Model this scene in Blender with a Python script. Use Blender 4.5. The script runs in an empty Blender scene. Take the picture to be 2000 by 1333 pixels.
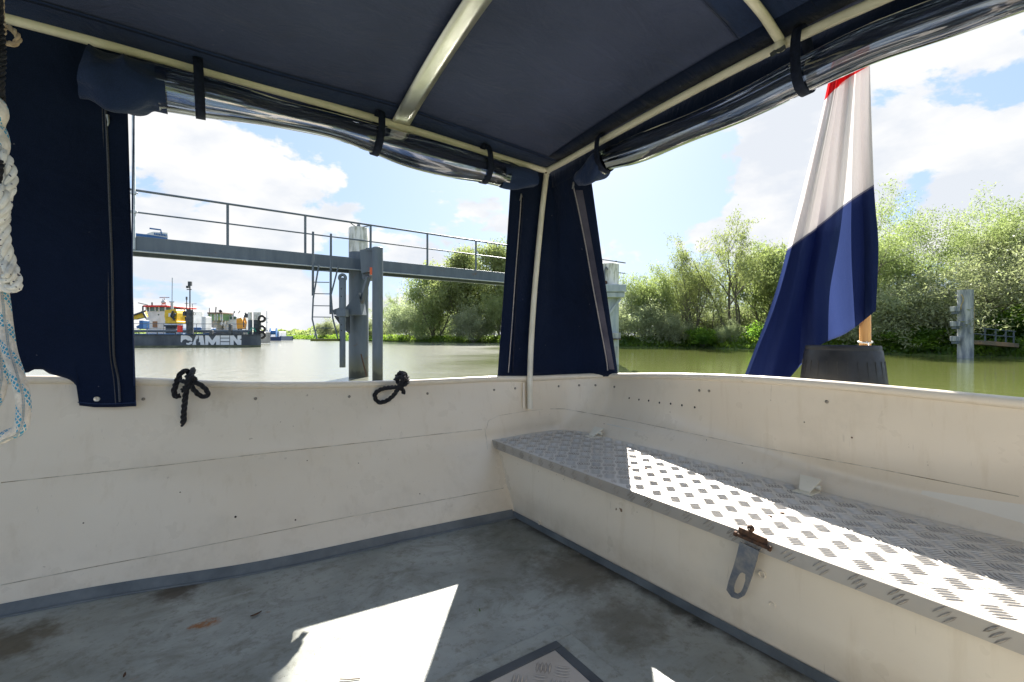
import bpy, math, random
import numpy as np
from mathutils import Vector, Matrix, noise as mnoise
from mathutils.bvhtree import BVHTree

# ------------------------------------------------------------------ camera, world, sun, exposure
SC = bpy.context.scene
ZE = 1.30                                   # eye above the water
YAW = math.atan2(0.5547, 0.8321)
FWD = Vector((0.5547, 0.8321, 0)); RGT = Vector((0.8321, -0.5547, 0)); UP = Vector((0, 0, 1))
cam_d = bpy.data.cameras.new('camera'); cam = bpy.data.objects.new('camera', cam_d)
SC.collection.objects.link(cam); SC.camera = cam
cam.location = (0, 0, ZE); cam.rotation_euler = (math.pi / 2, 0, -YAW)
cam_d.sensor_width = 36; cam_d.lens = 36 * 900 / 2000
cam_d.shift_y = -11.5 / 2000; cam_d.clip_start = 0.03; cam_d.clip_end = 6000
SUN = Vector((0.704, 0.817, 0.80)).normalized()
SUN_EL = math.asin(SUN.z); SUN_AZ = math.atan2(SUN.x, SUN.y)

SC.render.engine = 'CYCLES'
SC.cycles.use_denoising = True
SC.cycles.max_bounces = 10; SC.cycles.diffuse_bounces = 5; SC.cycles.glossy_bounces = 4
SC.cycles.transparent_max_bounces = 16; SC.cycles.transmission_bounces = 6
SC.cycles.sample_clamp_indirect = 6.0; SC.cycles.caustics_reflective = False; SC.cycles.caustics_refractive = False
SC.view_settings.view_transform = 'Standard'; SC.view_settings.look = 'None'
SC.view_settings.exposure = 2.36; SC.view_settings.gamma = 1.0
SC.view_settings.use_curve_mapping = False


def ray(px, py):
    """direction of a photo pixel, scaled so that its forward part is 1"""
    return FWD + RGT * ((px - 1000) / 900) + UP * ((655 - py) / 900)


def W(px, py, s):
    return Vector((0, 0, ZE)) + ray(px, py) * s


def C(r, s, z):
    """a point given by metres right of / ahead of the camera and height above the water"""
    p = RGT * r + FWD * s; return Vector((p.x, p.y, z))


class NT:
    def __init__(self, tree):
        self.t = tree; self.n = tree.nodes; self.l = tree.links
    def new(self, typ, **kw):
        n = self.n.new(typ)
        for k, v in kw.items():
            if k.startswith('i_'):
                key = k[2:]; key = int(key) if key.isdigit() else key.replace('_', ' ')
                n.inputs[key].default_value = v
            else:
                setattr(n, k, v)
        return n
    def link(self, a, b): self.l.new(a, b)
    def math(self, op, a, b=None, clamp=False):
        n = self.n.new('ShaderNodeMath'); n.operation = op; n.use_clamp = clamp
        for i, v in enumerate((a, b)):
            if v is None: continue
            if isinstance(v, (int, float)): n.inputs[i].default_value = v
            else: self.l.new(v, n.inputs[i])
        return n.outputs[0]
    def mix(self, f, a, b, blend='MIX'):
        n = self.n.new('ShaderNodeMix'); n.data_type = 'RGBA'; n.blend_type = blend
        for i, v in ((0, f), (6, a), (7, b)):
            if isinstance(v, (int, float)): n.inputs[i].default_value = v
            elif isinstance(v, (tuple, list)): n.inputs[i].default_value = (*v[:3], 1)
            else: self.l.new(v, n.inputs[i])
        return n.outputs[2]
    def ramp(self, f, stops, interp='LINEAR'):
        n = self.n.new('ShaderNodeValToRGB'); n.color_ramp.interpolation = interp
        cr = n.color_ramp
        while len(cr.elements) < len(stops): cr.elements.new(0.5)
        for e, (p, c) in zip(cr.elements, stops):
            e.position = p
            e.color = (c, c, c, 1) if isinstance(c, (int, float)) else (*c[:3], 1)
        self.l.new(f, n.inputs[0]); return n.outputs[0]
    def noise(self, vec, scale, detail=4, rough=.5, dist=0.0):
        n = self.n.new('ShaderNodeTexNoise')
        n.inputs['Scale'].default_value = scale; n.inputs['Detail'].default_value = detail
        n.inputs['Roughness'].default_value = rough; n.inputs['Distortion'].default_value = dist
        if vec is not None: self.l.new(vec, n.inputs['Vector'])
        return n.outputs[0]
    def mapping(self, vec, scale=(1, 1, 1), rot=(0, 0, 0), loc=(0, 0, 0)):
        n = self.n.new('ShaderNodeMapping'); n.inputs['Scale'].default_value = scale
        n.inputs['Rotation'].default_value = rot; n.inputs['Location'].default_value = loc
        self.l.new(vec, n.inputs['Vector']); return n.outputs[0]


world = bpy.data.worlds.new('World'); SC.world = world; world.use_nodes = True
w = NT(world.node_tree); w.n.clear()
wout = w.new('ShaderNodeOutputWorld'); bg = w.new('ShaderNodeBackground'); w.link(bg.outputs[0], wout.inputs[0])
bg.inputs[1].default_value = 0.08
sky = w.new('ShaderNodeTexSky'); sky.sky_type = 'NISHITA'; sky.sun_disc = False
sky.sun_elevation = SUN_EL; sky.sun_rotation = SUN_AZ; sky.air_density = 1.0; sky.dust_density = 1.2; sky.ozone_density = 1.2
tc = w.new('ShaderNodeTexCoord'); D = tc.outputs['Generated']
n1 = w.noise(w.mapping(D, (1, 1, 1.7), loc=(.3, .1, .2)), 4.6, 10, .58, .15)
n2 = w.noise(w.mapping(D, (1, 1, 2.6), loc=(3.1, 1.7, .4)), 1.3, 3, .5)
cm = w.math('ADD', w.math('MULTIPLY', n1, 1.6), w.math('MULTIPLY', n2, .25))
BLOBS = [(400, 290, .22, .13), (560, 350, .12, .12), (652, 325, .05, .12), (430, 470, .16, .05), (350, 590, .30, .18), (520, 590, .25, .16),
         (740, 470, .10, .09), (870, 420, .05, .05), (1245, 490, .10, .16), (1300, 300, .04, .10), (1540, 190, .13, .13),
         (1800, 130, .30, .14), (1930, 270, .14, .14), (1950, 390, .16, .12), (1480, 440, .07, .13), (2100, 100, .5, .1),
         (800, 310, .18, -.16), (900, 390, .10, -.05), (590, 400, .07, -.10), (1330, 400, .16, -.16), (1180, 400, .09, -.10), (1400, 330, .12, -.10), (1745, 215, .07, -.16),
         (1690, 330, .10, -.12), (1800, 330, .07, -.06), (300, 400, .07, -.10), (950, 480, .10, -.08), (480, 590, .03, 0.0)]
for (px, py, rad, wt) in BLOBS:
    d = ray(px, py).normalized()
    dt = w.new('ShaderNodeVectorMath', operation='DISTANCE'); w.link(D, dt.inputs[0]); dt.inputs[1].default_value = d
    mr = w.new('ShaderNodeMapRange', interpolation_type='SMOOTHSTEP'); w.link(dt.outputs['Value'], mr.inputs[0])
    mr.inputs[1].default_value = rad * 1.3; mr.inputs[2].default_value = rad * .2; mr.inputs[3].default_value = 0; mr.inputs[4].default_value = wt * .72
    cm = w.math('ADD', cm, mr.outputs[0])
cover = w.new('ShaderNodeMapRange', interpolation_type='SMOOTHSTEP'); w.link(cm, cover.inputs[0])
cover.inputs[1].default_value = .945; cover.inputs[2].default_value = 1.03
n3 = w.noise(w.mapping(D, (1, 1, 2.0), loc=(.05, .03, .06)), 5.0, 7, .55)
shade = w.ramp(n3, [(.40, (2.02, 2.13, 2.30)), (.58, (2.58, 2.57, 2.55))])
skyc = w.mix(.90, sky.outputs[0], (1.08, 1.52, 2.28))
col = w.mix(cover.outputs[0], skyc, shade)
w.link(col, bg.inputs[0])

sun_d = bpy.data.lights.new('sun', 'SUN'); sun_o = bpy.data.objects.new('sun', sun_d); SC.collection.objects.link(sun_o)
sun_d.energy = 4.0; sun_d.angle = math.radians(0.5); sun_d.color = (1, .95, .87)
sun_o.rotation_euler = SUN.to_track_quat('Z', 'Y').to_euler(); sun_o.location = (0, 0, 20)


# ------------------------------------------------------------------ helpers
def tag(o, label=None, cat=None, group=None, kind=None):
    if label: o['label'] = label
    if cat: o['category'] = cat
    if group: o['group'] = group
    if kind: o['kind'] = kind
    return o


ORG = {}


def empty(name, loc, label, cat, group=None):
    o = bpy.data.objects.new(name, None); SC.collection.objects.link(o)
    o.location = loc; o.empty_display_size = .2; ORG[o.name] = Vector(loc)
    return tag(o, label, cat, group)


def perp(t):
    a = Vector((0, 0, 1)) if abs(t.z) < .9 else Vector((1, 0, 0))
    u = t.cross(a).normalized(); return u, t.cross(u).normalized()


def catmull(pts, n=6, closed=False):
    pts = [Vector(p) for p in pts]; out = []; N = len(pts)
    if N < 3:
        return [pts[0].lerp(pts[1], i / n) for i in range(n + 1)]
    rng = N if closed else N - 1
    for i in range(rng):
        if closed:
            p0, p1, p2, p3 = pts[(i - 1) % N], pts[i], pts[(i + 1) % N], pts[(i + 2) % N]
        else:
            p1, p2 = pts[i], pts[i + 1]
            p0 = pts[i - 1] if i else p1 * 2 - p2
            p3 = pts[i + 2] if i + 2 < N else p2 * 2 - p1
        for j in range(n):
            t = j / n
            out.append(.5 * ((2 * p1) + (p2 - p0) * t + (2 * p0 - 5 * p1 + 4 * p2 - p3) * t * t + (3 * p1 - p0 - 3 * p2 + p3) * t ** 3))
    if not closed: out.append(pts[-1])
    return out


def interp(x, tab):
    if x <= tab[0][0]: return tab[0][1]
    for (a, b), (c, d) in zip(tab, tab[1:]):
        if x <= c: return b + (d - b) * (x - a) / (c - a)
    return tab[-1][1]


class MB:
    def __init__(self): self.v = []; self.f = []; self.uv = {}; self.mi = []
    def add(self, vs, fs, m=0):
        o = len(self.v); self.v += [tuple(p) for p in vs]; self.f += [tuple(i + o for i in f) for f in fs]; self.mi += [m] * len(fs); return o
    def obox(self, c, a, b, d, m=0):
        """box from centre and three half-axis vectors"""
        c, a, b, d = Vector(c), Vector(a), Vector(b), Vector(d)
        if a.cross(b).dot(d) < 0: a = -a
        vs = [c + a * x + b * y + d * z for z in (-1, 1) for y in (-1, 1) for x in (-1, 1)]
        self.add(vs, [(0, 2, 3, 1), (4, 5, 7, 6), (0, 1, 5, 4), (2, 6, 7, 3), (0, 4, 6, 2), (1, 3, 7, 5)], m); return self
    def box(self, lo, hi, m=0):
        lo, hi = Vector(lo), Vector(hi); c = (lo + hi) / 2; h = (hi - lo) / 2
        return self.obox(c, (h.x, 0, 0), (0, h.y, 0), (0, 0, h.z), m)
    def bar(self, a, b, w_, h_, up=UP, m=0):
        a, b = Vector(a), Vector(b); t = (b - a); L = t.length; t.normalize()
        u = t.cross(up); u = u.normalized() if u.length > 1e-4 else perp(t)[0]
        v = u.cross(t).normalized()
        return self.obox((a + b) / 2, t * L / 2, u * w_ / 2, v * h_ / 2, m)
    def tube(self, path, r, n=10, cap=True, closed=False, m=0, uvlen=None):
        path = [Vector(p) for p in path]; N = len(path)
        rs = r if isinstance(r, (list, tuple)) else [r] * N
        base = len(self.v); u = None; acc = 0
        for i, p in enumerate(path):
            if closed: t = path[(i + 1) % N] - path[i - 1]
            else: t = path[min(i + 1, N - 1)] - path[max(i - 1, 0)]
            t = t.normalized() if t.length > 1e-9 else Vector((0, 0, 1))
            if u is None: u, v = perp(t)
            else:
                u = (u - t * u.dot(t)); u = u.normalized() if u.length > 1e-6 else perp(t)[0]; v = t.cross(u).normalized()
            if i: acc += (p - path[i - 1]).length
            for k in range(n):
                a = 2 * math.pi * k / n
                q = p + (u * math.cos(a) + v * math.sin(a)) * rs[i]
                self.v.append(tuple(q)); self.uv[len(self.v) - 1] = (k / n, acc)
        for i in range(N if closed else N - 1):
            for k in range(n):
                a = base + i * n + k; b = base + i * n + (k + 1) % n
                c = base + ((i + 1) % N) * n + (k + 1) % n; d = base + ((i + 1) % N) * n + k
                self.f.append((a, b, c, d)); self.mi.append(m)
        if cap and not closed:
            self.f.append(tuple(base + k for k in range(n))[::-1]); self.mi.append(m)
            self.f.append(tuple(base + (N - 1) * n + k for k in range(n))); self.mi.append(m)
        return self
    def cyl(self, a, b, r, r2=None, n=20, m=0):
        return self.tube([a, b], [r, r if r2 is None else r2], n, m=m)
    def grid(self, rows, m=0, uv=True):
        R = len(rows); Cn = len(rows[0]); o = len(self.v)
        for i, row in enumerate(rows):
            for j, p in enumerate(row):
                self.v.append(tuple(p)); self.uv[len(self.v) - 1] = (j / (Cn - 1), i / (R - 1))
        for i in range(R - 1):
            for j in range(Cn - 1):
                a = o + i * Cn + j; self.f.append((a, a + 1, a + Cn + 1, a + Cn)); self.mi.append(m)
        return self
    def prism(self, pts, ex, m=0):
        """flat polygon pts extruded by vector ex"""
        n = len(pts); ex = Vector(ex); vs = [Vector(p) for p in pts] + [Vector(p) + ex for p in pts]
        fs = [tuple(range(n)), tuple(range(2 * n - 1, n - 1, -1))] + [(i, (i + 1) % n, n + (i + 1) % n, n + i) for i in range(n)]
        self.add(vs, fs, m); return self
    def lathe(self, c, prof, n=40, axis=UP, m=0):
        c = Vector(c); u, v = perp(Vector(axis)); ax = Vector(axis); rows = []
        o = len(self.v)
        for (r, h) in prof:
            for k in range(n):
                a = 2 * math.pi * k / n; self.v.append(tuple(c + ax * h + (u * math.cos(a) + v * math.sin(a)) * r))
        for i in range(len(prof) - 1):
            for k in range(n):
                a = o + i * n + k; b = o + i * n + (k + 1) % n; self.f.append((a, b, b + n, a + n)); self.mi.append(m)
        return self
    def ball(self, c, r, n=10, m=0):
        c = Vector(c); prof = [(max(r * math.sin(math.pi * i / n), 1e-4), -r * math.cos(math.pi * i / n)) for i in range(n + 1)]
        return self.lathe(c, prof, n + 4, m=m)
    def build(self, name, mat, parent=None, smooth=True, bevel=0, label=None, thick=0, sub=0, fixn=True):
        me = bpy.data.meshes.new(name); off = ORG.get(parent.name, Vector()) if parent else Vector()
        me.from_pydata([(p[0] - off.x, p[1] - off.y, p[2] - off.z) for p in self.v], [], self.f)
        mats = mat if isinstance(mat, (list, tuple)) else [mat]
        for mm in mats: me.materials.append(mm)
        if len(mats) > 1: me.polygons.foreach_set('material_index', self.mi)
        if self.uv:
            ul = me.uv_layers.new(name='UVMap')
            for l in me.loops: ul.data[l.index].uv = self.uv.get(l.vertex_index, (0, 0))
        o = bpy.data.objects.new(name, me); SC.collection.objects.link(o)
        if smooth:
            me.polygons.foreach_set('use_smooth', [True] * len(me.polygons)); me.set_sharp_from_angle(angle=math.radians(38))
        if parent: o.parent = parent
        ORG[o.name] = off
        if thick: md = o.modifiers.new('solid', 'SOLIDIFY'); md.thickness = thick; md.offset = 0
        if sub: md = o.modifiers.new('sub', 'SUBSURF'); md.levels = sub; md.render_levels = sub
        if bevel: md = o.modifiers.new('bev', 'BEVEL'); md.width = bevel; md.segments = 2; md.limit_method = 'ANGLE'
        if label: o['label'] = label
        return o


def rope(mb, path, R, pitch=None, n=3, step=None, sides=6):
    """twisted strands swept along a smoothed path"""
    pts = catmull(path, 10); pitch = pitch or R * 6.5; step = step or R * .55
    res = [pts[0]]; acc = 0
    for a, b in zip(pts, pts[1:]):
        L = (b - a).length; t = step - acc
        while t <= L and L > 0:
            res.append(a.lerp(b, t / L)); t += step
        acc = (acc + L) % step if L < t else acc
        acc = L - (t - step)
    res.append(pts[-1])
    u = None; fr = []
    for i, p in enumerate(res):
        t = res[min(i + 1, len(res) - 1)] - res[max(i - 1, 0)]
        t = t.normalized() if t.length > 1e-9 else Vector((0, 0, 1))
        if u is None: u, v = perp(t)
        else:
            u = u - t * u.dot(t); u = u.normalized() if u.length > 1e-6 else perp(t)[0]; v = t.cross(u)
        fr.append((p, u.copy(), v.copy()))
    for k in range(n):
        sp = []; s = 0
        for i, (p, uu, vv) in enumerate(fr):
            if i: s += (p - fr[i - 1][0]).length
            a = 2 * math.pi * (k / n + s / pitch); sp.append(p + (uu * math.cos(a) + vv * math.sin(a)) * R * .56)
        mb.tube(sp, R * .50, sides)
    return mb


# ------------------------------------------------------------------ materials
def mat(name, base=(.5, .5, .5), rough=.5, metal=0.0, spec=.5, fn=None, coat=0.0):
    m = bpy.data.materials.new(name); m.use_nodes = True; t = NT(m.node_tree)
    b = t.n['Principled BSDF']; b.inputs['Base Color'].default_value = (*base, 1); b.inputs['Roughness'].default_value = rough
    b.inputs['Metallic'].default_value = metal; b.inputs['Specular IOR Level'].default_value = spec; b.inputs['Coat Weight'].default_value = coat
    t.b = b; t.oc = t.new('ShaderNodeTexCoord').outputs['Object']
    t.gp = t.new('ShaderNodeNewGeometry').outputs['Position']; t.out = t.n['Material Output']
    if fn: fn(t, b)
    return m


def bump(t, b, h, strength=.2, dist=.01):
    bn = t.new('ShaderNodeBump'); bn.inputs['Strength'].default_value = strength; bn.inputs['Distance'].default_value = dist
    t.link(h, bn.inputs['Height']); t.link(bn.outputs[0], b.inputs['Normal'])


def varied(c1, c2, scale=4, detail=5, lo=.35, hi=.65, bscale=None, bstr=.2, bdist=.005, stretch=(1, 1, 1)):
    def fn(t, b):
        v = t.mapping(t.gp, stretch); f = t.noise(v, scale, detail, .6)
        t.link(t.ramp(f, [(lo, c1), (hi, c2)]), b.inputs['Base Color'])
        if bscale: bump(t, b, t.noise(v, bscale, 4, .6), bstr, bdist)
    return fn


def spot(t, p, r, soft=1.0, sc=(1, 1, 1)):
    """1 inside a worn patch centred at p, with a ragged edge"""
    d = t.new('ShaderNodeVectorMath', operation='SUBTRACT'); t.link(t.gp, d.inputs[0]); d.inputs[1].default_value = p
    mp = t.mapping(d.outputs[0], sc); L = t.new('ShaderNodeVectorMath', operation='LENGTH'); t.link(mp, L.inputs[0])
    q = t.math('ADD', L.outputs['Value'], t.math('MULTIPLY', t.math('SUBTRACT', t.noise(t.gp, 6 / r ** .5, 6, .65), .5), r * 2.2))
    mr = t.new('ShaderNodeMapRange', interpolation_type='SMOOTHSTEP'); t.link(q, mr.inputs[0])
    mr.inputs[1].default_value = r * (1 + soft * .4); mr.inputs[2].default_value = r * (1 - soft * .5); return mr.outputs[0]


def f_cream(t, b):
    f = t.noise(t.gp, 1.6, 4, .6)
    c = t.ramp(f, [(.3, (.735, .64, .50)), (.7, (.775, .69, .555))])
    st = t.noise(t.mapping(t.gp, (9, 9, .9)), 2.2, 5, .65)              # rain streaks
    c = t.mix(t.math('MULTIPLY', t.ramp(st, [(.56, 0), (.76, 1)]), .32), c, (.56, .45, .30))
    sm_ = t.noise(t.gp, 2.6, 7, .7); c = t.mix(t.math('MULTIPLY', t.ramp(sm_, [(.56, 0), (.68, 1)]), .22), c, (.52, .45, .34))
    scr = t.noise(t.mapping(t.gp, (30, 30, 2.2), rot=(.5, .2, 0)), 2.5, 3, .6); c = t.mix(t.math('MULTIPLY', t.ramp(scr, [(.70, 0), (.73, 1)]), .30), c, (.42, .36, .28))
    sp = t.noise(t.gp, 27, 3, .5); sp2 = t.noise(t.gp, 3.1, 2, .5)       # chips and rust specks
    k = t.math('MULTIPLY', t.ramp(sp, [(.735, 0), (.755, 1)]), t.ramp(sp2, [(.48, 0), (.58, 1)]))
    c = t.mix(k, c, (.20, .12, .06))
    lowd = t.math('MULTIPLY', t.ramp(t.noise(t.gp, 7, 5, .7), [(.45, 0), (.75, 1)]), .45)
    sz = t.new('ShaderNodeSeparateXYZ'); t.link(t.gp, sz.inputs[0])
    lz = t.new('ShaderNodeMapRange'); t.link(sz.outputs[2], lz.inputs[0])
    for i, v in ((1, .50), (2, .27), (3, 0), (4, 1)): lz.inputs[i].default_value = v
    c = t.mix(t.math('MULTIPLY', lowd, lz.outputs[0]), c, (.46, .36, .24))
    t.link(c, b.inputs['Base Color'])
    h = t.math('ADD', t.noise(t.gp, 2.1, 3, .5), t.math('MULTIPLY', t.noise(t.gp, 160, 2, .5), .02))
    bump(t, b, h, .35, .03)
    t.link(t.ramp(t.noise(t.gp, 5, 4, .6), [(.3, .25), (.7, .42)]), b.inputs['Roughness']); b.inputs['Coat Weight'].default_value = .25; b.inputs['Coat Roughness'].default_value = .16


def f_floor(t, b):
    f = t.noise(t.gp, 2.4, 6, .62, .4)
    c = t.ramp(f, [(.3, (.205, .215, .190)), (.52, (.285, .298, .272)), (.75, (.36, .372, .342))])
    g = t.noise(t.mapping(t.gp, (1, 1.5, 1), rot=(0, 0, .6)), 3.4, 8, .72, .8)
    c = t.mix(t.math('MULTIPLY', t.ramp(g, [(.50, 0), (.70, 1)]), .6), c, (.13, .12, .08))
    gr_ = t.noise(t.gp, 26, 7, .75); c = t.mix(t.math('MULTIPLY', t.ramp(gr_, [(.52, 0), (.64, 1)]), .5), c, (.12, .105, .07))
    sc_ = t.noise(t.mapping(t.gp, (3, 40, 1), rot=(0, 0, .5)), 2.0, 4, .6); c = t.mix(t.math('MULTIPLY', t.ramp(sc_, [(.66, 0), (.70, 1)]), .25), c, (.42, .44, .43))
    for p, r, a, cc in [((1.36, 1.55, .24), .20, .75, (.075, .06, .035)), ((1.25, 1.15, .24), .14, .6, (.07, .055, .03)), ((1.36, 2.0, .24), .24, .6, (.07, .075, .055)),
                        ((1.47, 1.0, .24), .05, .9, (.02, .018, .012)), ((-.55, 2.28, .24), .12, .9, (.07, .055, .03)), ((-.1, 2.36, .24), .08, .9, (.06, .045, .03)),
                        ((1.12, 1.75, .24), .2, .35, (.1, .09, .06)), ((.35, 1.2, .24), .2, .3, (.15, .13, .08))]:
        c = t.mix(t.math('MULTIPLY', spot(t, p, r, 1.2), a), c, cc)
    # dark dirt in the gutter along the bench
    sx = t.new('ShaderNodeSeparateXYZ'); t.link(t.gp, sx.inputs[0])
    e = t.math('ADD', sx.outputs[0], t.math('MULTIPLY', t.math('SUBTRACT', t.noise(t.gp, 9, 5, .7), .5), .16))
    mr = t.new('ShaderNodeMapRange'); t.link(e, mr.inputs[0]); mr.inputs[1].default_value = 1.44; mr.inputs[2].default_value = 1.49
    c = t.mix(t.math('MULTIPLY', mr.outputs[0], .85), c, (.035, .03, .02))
    for p, r in [((.0, 2.02, .24), .040), ((-.22, 1.78, .24), .014), ((-.18, 1.81, .24), .012), ((.35, 1.45, .24), .018), ((.42, 1.26, .24), .012), ((.55, 1.38, .24), .011), ((.15, 1.62, .24), .010), ((.2, 1.97, .24), .010), ((-.1, 1.60, .24), .014), ((.02, 1.5, .24), .012)]:
        c = t.mix(t.math('MULTIPLY', spot(t, p, r, 1.0, (.8, 1.5, 1)), t.ramp(t.noise(t.gp, 55, 5, .7), [(.38, .15), (.55, 1)])), c, (.27, .10, .02))
    sp = t.noise(t.gp, 60, 3, .6)
    c = t.mix(t.ramp(sp, [(.70, 0), (.74, .8)]), c, (.07, .05, .035))
    t.link(c, b.inputs['Base Color'])
    bump(t, b, t.math('ADD', t.noise(t.gp, 40, 4, .6), t.math('MULTIPLY', t.noise(t.gp, 3, 3, .5), 4)), .25, .004)
    t.link(t.ramp(g, [(.4, .38), (.7, .7)]), b.inputs['Roughness'])


def f_chequer(c1, c2, dirt_shade):
    def fn(t, b):
        f = t.noise(t.gp, 5, 6, .65)
        c = t.ramp(f, [(.35, c1), (.65, c2)])
        c = t.mix(t.ramp(t.noise(t.gp, 2.5, 6, .7), [(.48, 0), (.75, dirt_shade)]), c, (.30, .24, .17))
        t.link(c, b.inputs['Base Color'])
        t.link(t.ramp(t.noise(t.gp, 14, 4, .6), [(.3, .34), (.7, .55)]), b.inputs['Roughness'])
        bump(t, b, t.noise(t.gp, 120, 2, .5), .12, .001)
    return fn


def f_canvas(c1, c2):
    def fn(t, b):
        f = t.noise(t.gp, 2.0, 5, .6)
        c = t.ramp(f, [(.3, c1), (.7, c2)])
        wv = t.noise(t.gp, 420, 2, .6)
        c = t.mix(t.ramp(wv, [(.45, 0), (.75, .5)]), c, tuple(min(1, v * 2.0 + .004) for v in c2))
        lint = t.noise(t.gp, 48, 1, .4)
        c = t.mix(t.ramp(lint, [(.80, 0), (.815, .35)]), c, (.25, .25, .27))
        t.link(c, b.inputs['Base Color'])
        b.inputs['Sheen Weight'].default_value = .12; b.inputs['Sheen Roughness'].default_value = .4
        bump(t, b, t.math('ADD', t.noise(t.gp, 500, 2, .5), t.math('MULTIPLY', t.noise(t.mapping(t.gp, (1, 2.2, 1), rot=(0, 0, .5)), 3.2, 4, .55, .6), 14)), .5, .006)
    return fn


M_cream = mat('cream_boat_paint', rough=.3, spec=.5, fn=f_cream)
M_floor = mat('blue_grey_deck_paint', rough=.5, fn=f_floor)
M_skirt = mat('dark_grey_skirting_paint', rough=.5, fn=varied((.09, .105, .115), (.15, .17, .18), 7, 6))
M_cheq = mat('aluminium_chequer_plate', rough=.4, metal=.2, fn=f_chequer((.56, .535, .49), (.68, .65, .60), .45))
M_tshade_dirt = mat('shade_and_dirt_around_treads', rough=.8, fn=varied((.20, .175, .145), (.46, .42, .37), 9, 5))  # dark shade beside the lugs painted in, along with dirt
M_lip = mat('dirty_chequer_edge', rough=.5, metal=.3, fn=f_chequer((.40, .37, .33), (.52, .49, .45), .7))
M_hatch = mat('brown_worn_chequer_plate', rough=.5, metal=.2, fn=f_chequer((.46, .41, .36), (.56, .51, .46), .8))
M_canvas = mat('navy_canvas', rough=.9, spec=.12, fn=f_canvas((.003, .007, .022), (.0055, .012, .036)))
M_roof = mat('navy_canvas_lining', rough=.6, spec=.35, fn=f_canvas((.022, .032, .080), (.040, .054, .120)))
M_fab = mat('navy_rolled_canvas', rough=.8, spec=.2, fn=f_canvas((.009, .018, .055), (.016, .032, .09)))
M_strap = mat('navy_webbing', rough=.8, spec=.2, fn=varied((.006, .009, .022), (.012, .018, .04), 60))
M_pipe = mat('cream_pipe_paint', rough=.35, fn=varied((.66, .62, .50), (.76, .72, .61), 9, 4))
M_alu = mat('brushed_aluminium', rough=.3, metal=.85, fn=varied((.66, .66, .62), (.82, .82, .78), 5, 4, bscale=9, bstr=.25, bdist=.01))
M_steel = mat('weathered_steel', rough=.45, metal=.7, fn=varied((.20, .22, .26), (.36, .35, .33), 40, 5))
M_rust = mat('rusty_steel', rough=.8, metal=.2, fn=varied((.035, .022, .016), (.15, .075, .04), 60, 5))
M_zip = mat('zip_teeth', rough=.4, metal=.3, fn=varied((.02, .02, .024), (.06, .06, .07), 200))
M_zipl = mat('pale_zip_tape', rough=.6, fn=varied((.22, .21, .22), (.36, .34, .34), 120))
M_brass = mat('dull_nickel', rough=.35, metal=.9, fn=varied((.45, .43, .38), (.65, .62, .55), 90))
M_black = mat('black_recess', rough=.8, base=(.008, .008, .008))
M_bolt = mat('dirty_bolt_head', rough=.5, metal=.6, fn=varied((.16, .14, .11), (.36, .33, .28), 120))
M_seam = mat('dirty_weld_line', rough=.7, fn=varied((.26, .20, .12), (.66, .61, .51), 14, 6, .38, .62))
M_brope = mat('black_rope', rough=.75, spec=.3, fn=varied((.008, .008, .010), (.028, .028, .032), 90, 4, bscale=300, bstr=.4))
M_trope = mat('tan_rope', rough=.85, fn=varied((.30, .22, .14), (.48, .38, .26), 90))


def f_wrope(t, b):
    f = t.noise(t.gp, 60, 4, .6); c = t.ramp(f, [(.35, (.62, .59, .53)), (.65, (.82, .80, .75))])
    c = t.mix(t.ramp(t.noise(t.gp, 170, 0, .5), [(.74, 0), (.755, 1)]), c, (.02, .02, .06))
    t.link(c, b.inputs['Base Color']); bump(t, b, t.noise(t.gp, 700, 2, .5), .5, .001)


def f_bluerope(t, b):
    uv = t.new('ShaderNodeUVMap').outputs[0]; s = t.new('ShaderNodeSeparateXYZ'); t.link(uv, s.inputs[0])
    u, v = s.outputs[0], s.outputs[1]
    a1 = t.math('FRACT', t.math('ADD', t.math('MULTIPLY', u, 8), t.math('MULTIPLY', v, 110)))
    a2 = t.math('FRACT', t.math('SUBTRACT', t.math('MULTIPLY', u, 8), t.math('MULTIPLY', v, 110)))
    blk = t.math('GREATER_THAN', t.math('FRACT', t.math('ADD', t.math('MULTIPLY', v, 17), t.math('MULTIPLY', u, 2.0))), .55)
    fl = t.math('MULTIPLY', t.math('MULTIPLY', t.math('GREATER_THAN', a1, .30), t.math('GREATER_THAN', a2, .30)), blk)
    f = t.noise(t.gp, 80, 4, .6); c = t.ramp(f, [(.35, (.58, .52, .44)), (.65, (.74, .68, .60))])
    c = t.mix(fl, c, (.04, .30, .46)); t.link(c, b.inputs['Base Color'])
    h = t.math('MULTIPLY', t.math('ABSOLUTE', t.math('SUBTRACT', a1, .5)), t.math('ABSOLUTE', t.math('SUBTRACT', a2, .5)))
    bump(t, b, h, .8, -.004)


M_wrope = mat('white_flecked_rope', rough=.7, fn=f_wrope)
M_urope = mat('blue_white_braided_rope', rough=.75, fn=f_bluerope)


def f_rubber(t, b):
    f = t.noise(t.gp, 12, 6, .7); t.link(t.ramp(f, [(.35, (.007, .007, .008)), (.7, (.017, .0165, .016))]), b.inputs['Base Color'])
    t.link(t.ramp(t.noise(t.gp, 25, 4, .6), [(.3, .38), (.7, .65)]), b.inputs['Roughness'])


M_rubber = mat('black_plastic_tub', rough=.5, fn=f_rubber)
M_wood = mat('varnished_pole', rough=.4, coat=.3, fn=varied((.55, .26, .07), (.72, .38, .12), 8, 5, stretch=(6, 6, .5)))
M_white = mat('white_cord', base=(.75, .73, .68), rough=.7)


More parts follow.
